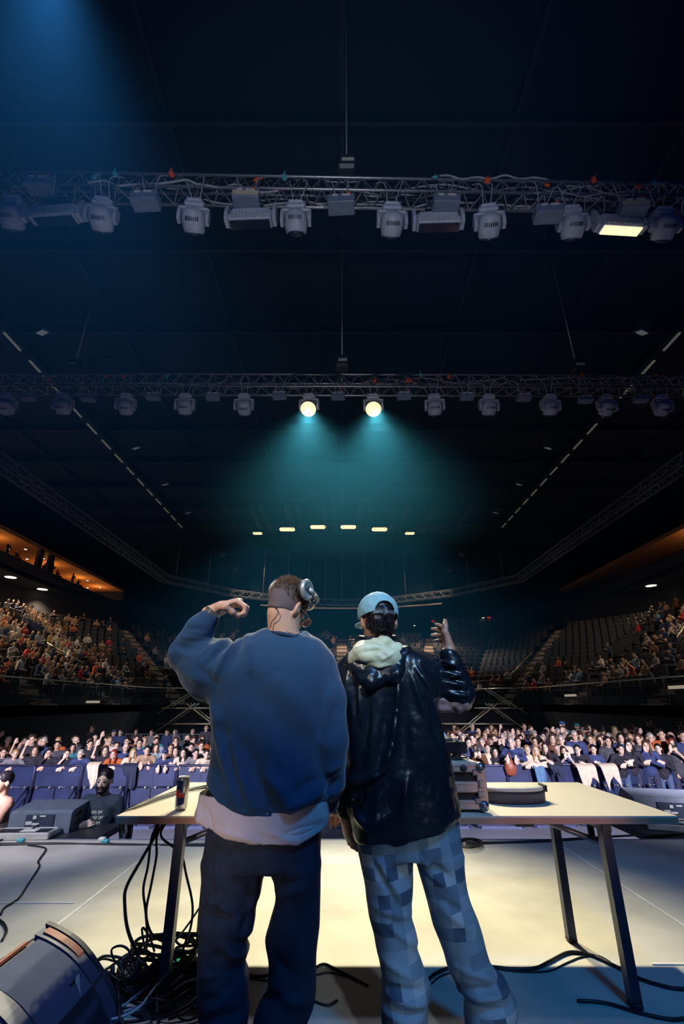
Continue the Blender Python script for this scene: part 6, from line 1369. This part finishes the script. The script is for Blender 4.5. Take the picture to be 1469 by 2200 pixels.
# hand of someone at the far left edge, close to the stage
t = empty('person', (W(-8, 1750, 6.4).x, 6.4, FL), R(-30), 'person cut off by the left photo edge, only a tan sleeve and raised hands showing', 'person')
JE = joints(0, el={'R': (-.20,-.22,1.22), 'L': (.27,-.16,1.16)}, wr={'R': (.03,-.34,1.38), 'L': (.22,-.34,1.40)})
pm = figure('edge', JE, 'short', 'long', .014, mats=(m_skin, M('tan_jacket', (.42,.24,.17), .7), m_hair2), curls=(.3,.2))
for k in ('body','top','trousers','hair'): 
    o = ob({'top':'jacket'}.get(k, k), pm[k], t); o.scale = (.97,.97,.97)
    if k == 'trousers': o.data.materials[0] = m_jean
# ================================================================== SPECTATORS AND SEATS IN THE TRIBUNES
def hidden(px, py):
    return px < -12 or px > 1481 or (468 < px < 950 and py > 1405) or (575 < px < 672 and py > 1255) or (770 < px < 850 and py > 1285) or (510 < px < 715 and py > 1372) or (742 < px < 880 and py > 1385) or (375 < px < 470 and 1375 < py < 1480)
m_sc = M('spectator_cloth', (.5,.5,.5), .8, obj=True, noise=(5,.15)); m_ss = M('spectator_skin', (.60,.40,.28), .6); m_sh = M('spectator_hair', (.03,.02,.015), .6); m_sp = M('spectator_trousers', (.025,.03,.05), .8)
def sitter(v, stand=False):
    h0 = 0 if not stand else .38
    def f(p):
        hd = ell(p, (.0,-.02+.03*v,1.17+h0), (.085,.10,.125)); nk = rc(p, (0,.02,1.0+h0), (0,.0,1.10+h0), .06,.05)
        to = un([ell(p, (0,.04,.80+h0), (.20,.13,.24)), ell(p, (0,.06,.56+h0), (.18,.14,.14)), rc(p, (-.15,.03,.94+h0), (.15,.03,.94+h0), .07,.07)], .06)
        L = []
        for s in (-1, 1):
            if not stand: L += [rc(p, (s*.10,.02,.50), (s*.12,-.42,.50), .085, .065), rc(p, (s*.12,-.42,.50), (s*.13,-.40,.06), .062,.045), rc(p, (s*.13,-.40,.04), (s*.13,-.52,.03), .04,.035)]
            else: L += [rc(p, (s*.09,.05,.88), (s*.11,.02,.48), .09,.065), rc(p, (s*.11,.02,.48), (s*.12,.04,.06), .062,.045)]
            if v == 1 and s > 0: L += [rc(p, (s*.20,.02,.93+h0), (s*.30,-.10,1.05+h0), .055,.045), rc(p, (s*.30,-.10,1.05+h0), (s*.20,-.18,1.28+h0), .045,.035)]
            elif v == 2: L += [rc(p, (s*.20,.02,.93+h0), (s*.26,-.08,.70+h0), .055,.045), rc(p, (s*.26,-.08,.70+h0), (s*.04,-.26,.86+h0), .045,.04)]
            else: L += [rc(p, (s*.20,.02,.93+h0), (s*.27,-.04,.68+h0), .055,.045), rc(p, (s*.27,-.04,.68+h0), (s*.12,-.25,.58+h0), .045,.04)]
        return un([un([hd, nk], .02), to]+L, .025)
    def mf(C_):
        mi = np.zeros(len(C_), int); x, y, z = C_[:,0], C_[:,1], C_[:,2]
        mi[(z < .62+h0*.95) & ((y < -.03) | stand) & ~((z > .53+h0) & (np.abs(x) < .2) & (y < -.2) & (not stand))] = 3; mi[(z < .50+h0)] = 3
        mi[z > 1.045+h0] = 1; mi[(z > 1.045+h0) & ((y > .0) | (z > 1.235+h0))] = 2
        if v == 1: mi[(z > 1.0+h0) & (x > .12)] = 1
        if v == 2: mi[(y < -.20) & (z > .78+h0)] = 1
        return mi
    return sdf_mesh('spectator', [(f, (-.42,-.62,-.02), (.42,.3,1.36+h0), .034)], [m_sc, m_ss, m_sh, m_sp], matfn=mf)
SIT = [sitter(0), sitter(1), sitter(2)]; STD = [sitter(0, True), sitter(2, True)]
b = MB(); b.box((0,-.02,.42), (.46,.42,.06), bev=.015); b.box((0,.20,.68), (.46,.06,.50), rot=Matrix.Rotation(R(-8),3,'X'), bev=.015); b.box((-.235,.05,.52), (.03,.36,.22)); b.box((0,.1,.2), (.06,.2,.4))
m_seat = M('seat_dark_grey', (.040,.040,.044), .7); SEAT = b.mesh('stadium_seat', m_seat)
places = []; rn = random.Random(77)
for seg in range(5):
    for row in range(1, NR):
        L = offset(BOWL, RUN*(row+.45)); a, c = Vector(L[seg]), Vector(L[seg+1]); ln = (c-a).length; n = int(ln/.58); z = ZB+RISE*row; base = (Vector(BOWL[seg+1])-Vector(BOWL[seg])).length
        d = (c-a).normalized(); nrm = Vector((d.y, -d.x)); rz = math.atan2(nrm.y, nrm.x)+math.pi/2
        for i in range(n):
            p = a+(c-a)*((i+.5)/n)
            if any(sg == seg and abs((p-(a+(c-a)*t_)).dot(d)) < .75 for sg, t_ in AISLES): continue
            px, py, dp = proj((p.x, p.y, z+.8))
            if dp < 0 or hidden(px, py) or py > 1540: continue
            places.append((dp, seg, row, i, p.x, p.y, z, rz, px, py))
places.sort(); print('seat places', len(places))
pcol = {'tan': (.55,.36,.2), 'white': (.8,.75,.68), 'grey': (.3,.3,.32), 'black': (.02,.02,.025), 'orange': (.7,.16,.05), 'brown': (.25,.12,.06), 'pale blue': (.3,.45,.55), 'navy': (.03,.05,.12), 'red': (.6,.04,.05), 'purple': (.3,.03,.2)}
bag = ['black']*5+['navy']*4+['grey']*4+['tan']*3+['white']*2+['brown']*3+['pale blue','orange','red']
occ, free = [], []
for P_ in places:
    dp, seg, row, i, x, y, z, rz, px, py = P_
    if seg == 0: pr_ = .80 if row < 10 else .85 if px < 240 else .5
    elif seg == 1: pr_ = .42 if row < 8 else .18
    elif seg == 2: pr_ = (.55 if row < 5 else .22 if row < 9 else .05) if px < 960 else (.5 if row < 5 else .10 if row < 8 else .0)
    elif seg == 3: pr_ = .5 if row < 3 else .10 if row < 6 else .0
    else: pr_ = .42 if row < 4 else .40 if px > 1380 else .06
    if 470 < px < 760 and seg == 2 and row >= 5: pr_ = .35
    (occ if rn.random() < pr_ else free).append(P_)
print('occupied', len(occ), 'free', len(free), 'standing crowd', NUM)
BN = {0: 'left tribune', 1: 'left rear corner', 2: 'far end tribune', 3: 'right rear corner', 4: 'right tribune'}
n_ind = max(0, 300-NUM-4); cnt = {}
def seatlab(seg, row): 
    k = (seg, row); cnt[k] = cnt.get(k, 0)+1; return cnt[k]
stuffV, stuffF, stuffM, kk = [], [], [], 0
extra = [m_ss, m_sh, m_sp]+[M('crowd_'+k.replace(' ', '_'), v, .8) for k, v in pcol.items()]; ckeys = list(pcol)
def arr(me):
    V = np.empty(len(me.vertices)*3); me.vertices.foreach_get('co', V); Fq = np.empty(len(me.loops), int); me.loops.foreach_get('vertex_index', Fq)
    mi = np.empty(len(me.polygons), int); me.polygons.foreach_get('material_index', mi); return V.reshape(-1, 3), Fq.reshape(-1, 4), mi
AR = [arr(m_) for m_ in SIT+STD]
for j, (dp, seg, row, i, x, y, z, rz, px, py) in enumerate(occ):
    v = rn.randrange(3); st_ = rn.random() < .07; col = rn.choice(bag if not (seg == 0 and px < 240) else bag+['tan','orange','tan','white']); s = rn.uniform(.93, 1.05); rr = rz+R(rn.uniform(-22, 22))
    if j < n_ind:
        o = bpy.data.objects.new('person', (STD[v % 2] if st_ else SIT[v])); COL.objects.link(o); o.location = (x, y, z); o.rotation_euler = (0, 0, rr); o.scale = (s, s, s); o.color = (*pcol[col], 1)
        tag(o, '%s person in %s top, %s row of %s, %s from stage' % ('standing' if st_ else 'seated', col, ordn[row-1], BN[seg], ordw[min(seatlab(seg, row), 48)-1]), 'person', 'spectators in the tribunes')
    else:
        V, Fq, mi = AR[(3+v % 2) if st_ else v]; c_, s_ = math.cos(rr), math.sin(rr)
        Q = V*s; Q = np.stack([Q[:,0]*c_-Q[:,1]*s_+x, Q[:,0]*s_+Q[:,1]*c_+y, Q[:,2]+z], 1)
        stuffV.append(Q); stuffF.append(Fq+kk); kk += len(Q); stuffM.append(np.where(mi == 0, 3+ckeys.index(col), mi-1))
if stuffV: 
    o = ob('spectators', mesh_np('spectators', np.concatenate(stuffV), np.concatenate(stuffF), extra, True, np.concatenate(stuffM).astype(np.int32))); tag(o, 'distant mass of further spectators seated in the tribunes', 'crowd', kind='stuff')
SV, SF, kk = [], [], 0
m2 = SEAT; V = np.empty(len(m2.vertices)*3); m2.vertices.foreach_get('co', V); V = V.reshape(-1, 3); FQ = [tuple(p.vertices) for p in m2.polygons]
allseats = sorted(free)
for j, (dp, seg, row, i, x, y, z, rz, px, py) in enumerate(allseats):
    if j < 300:
        o = bpy.data.objects.new('stadium_seat', SEAT); COL.objects.link(o); o.location = (x, y, z); o.rotation_euler = (0, 0, rz)
        tag(o, 'empty dark grey seat in the %s' % BN[seg], 'seat', 'empty seats in the %s' % BN[seg])
    else:
        c_, s_ = math.cos(rz), math.sin(rz); Q = np.stack([V[:,0]*c_-V[:,1]*s_+x, V[:,0]*s_+V[:,1]*c_+y, V[:,2]+z], 1); SV.append(Q); SF += [tuple(q+kk for q in f) for f in FQ]; kk += len(Q)
if SV: o = ob('seats', mesh_np('seats', np.concatenate(SV), SF, [m_seat], False)); tag(o, 'distant rows of further empty dark seats', 'seats', kind='stuff')
# people in the lit gallery, dark against the orange ceiling
for i, (y, st_) in enumerate([(25.5,1),(27,0),(30,1),(32.5,0),(34.2,1),(35.3,0),(39,0),(40.2,1),(41,0),(43.6,1),(44.6,0)]):
    o = bpy.data.objects.new('person', STD[i % 2] if st_ else SIT[i % 3]); COL.objects.link(o); o.location = (-XG-.9, y, 11.37); o.rotation_euler = (0, 0, R(90)); o.color = (.05,.02,.02,1); o.scale = (.85,.85,.85)
    tag(o, 'dark figure in the orange lit gallery, %s from the left edge' % ordn[i], 'person', 'figures in the gallery')
for i in range(3):
    o = bpy.data.objects.new('person', STD[i % 2]); COL.objects.link(o); o.location = (XG+.9, 24.6+.9*i, 11.37); o.rotation_euler = (0, 0, R(-90)); o.color = (.05,.02,.02,1)
    tag(o, 'dark figure in the right gallery at the photo edge, %s' % ('nearest','middle','farthest')[i], 'person', 'figures in the gallery')
# ================================================================== HAZE
hm = bpy.data.materials.new('thin_blue_haze'); hm.use_nodes = True; nt = hm.node_tree; nt.nodes.clear()
out = nt.nodes.new('ShaderNodeOutputMaterial'); vs = nt.nodes.new('ShaderNodeVolumeScatter')
vs.inputs['Color'].default_value = (.05, .38, .74, 1); vs.inputs['Density'].default_value = .028; vs.inputs['Anisotropy'].default_value = .25
nt.links.new(vs.outputs[0], out.inputs['Volume'])
b = MB(); b.box((0, 18.8, 9.2), (24, 34.4, 11.8)); tag(b.build('haze', hm), 'thin blue haze hanging under the hall roof', 'haze', kind='stuff')
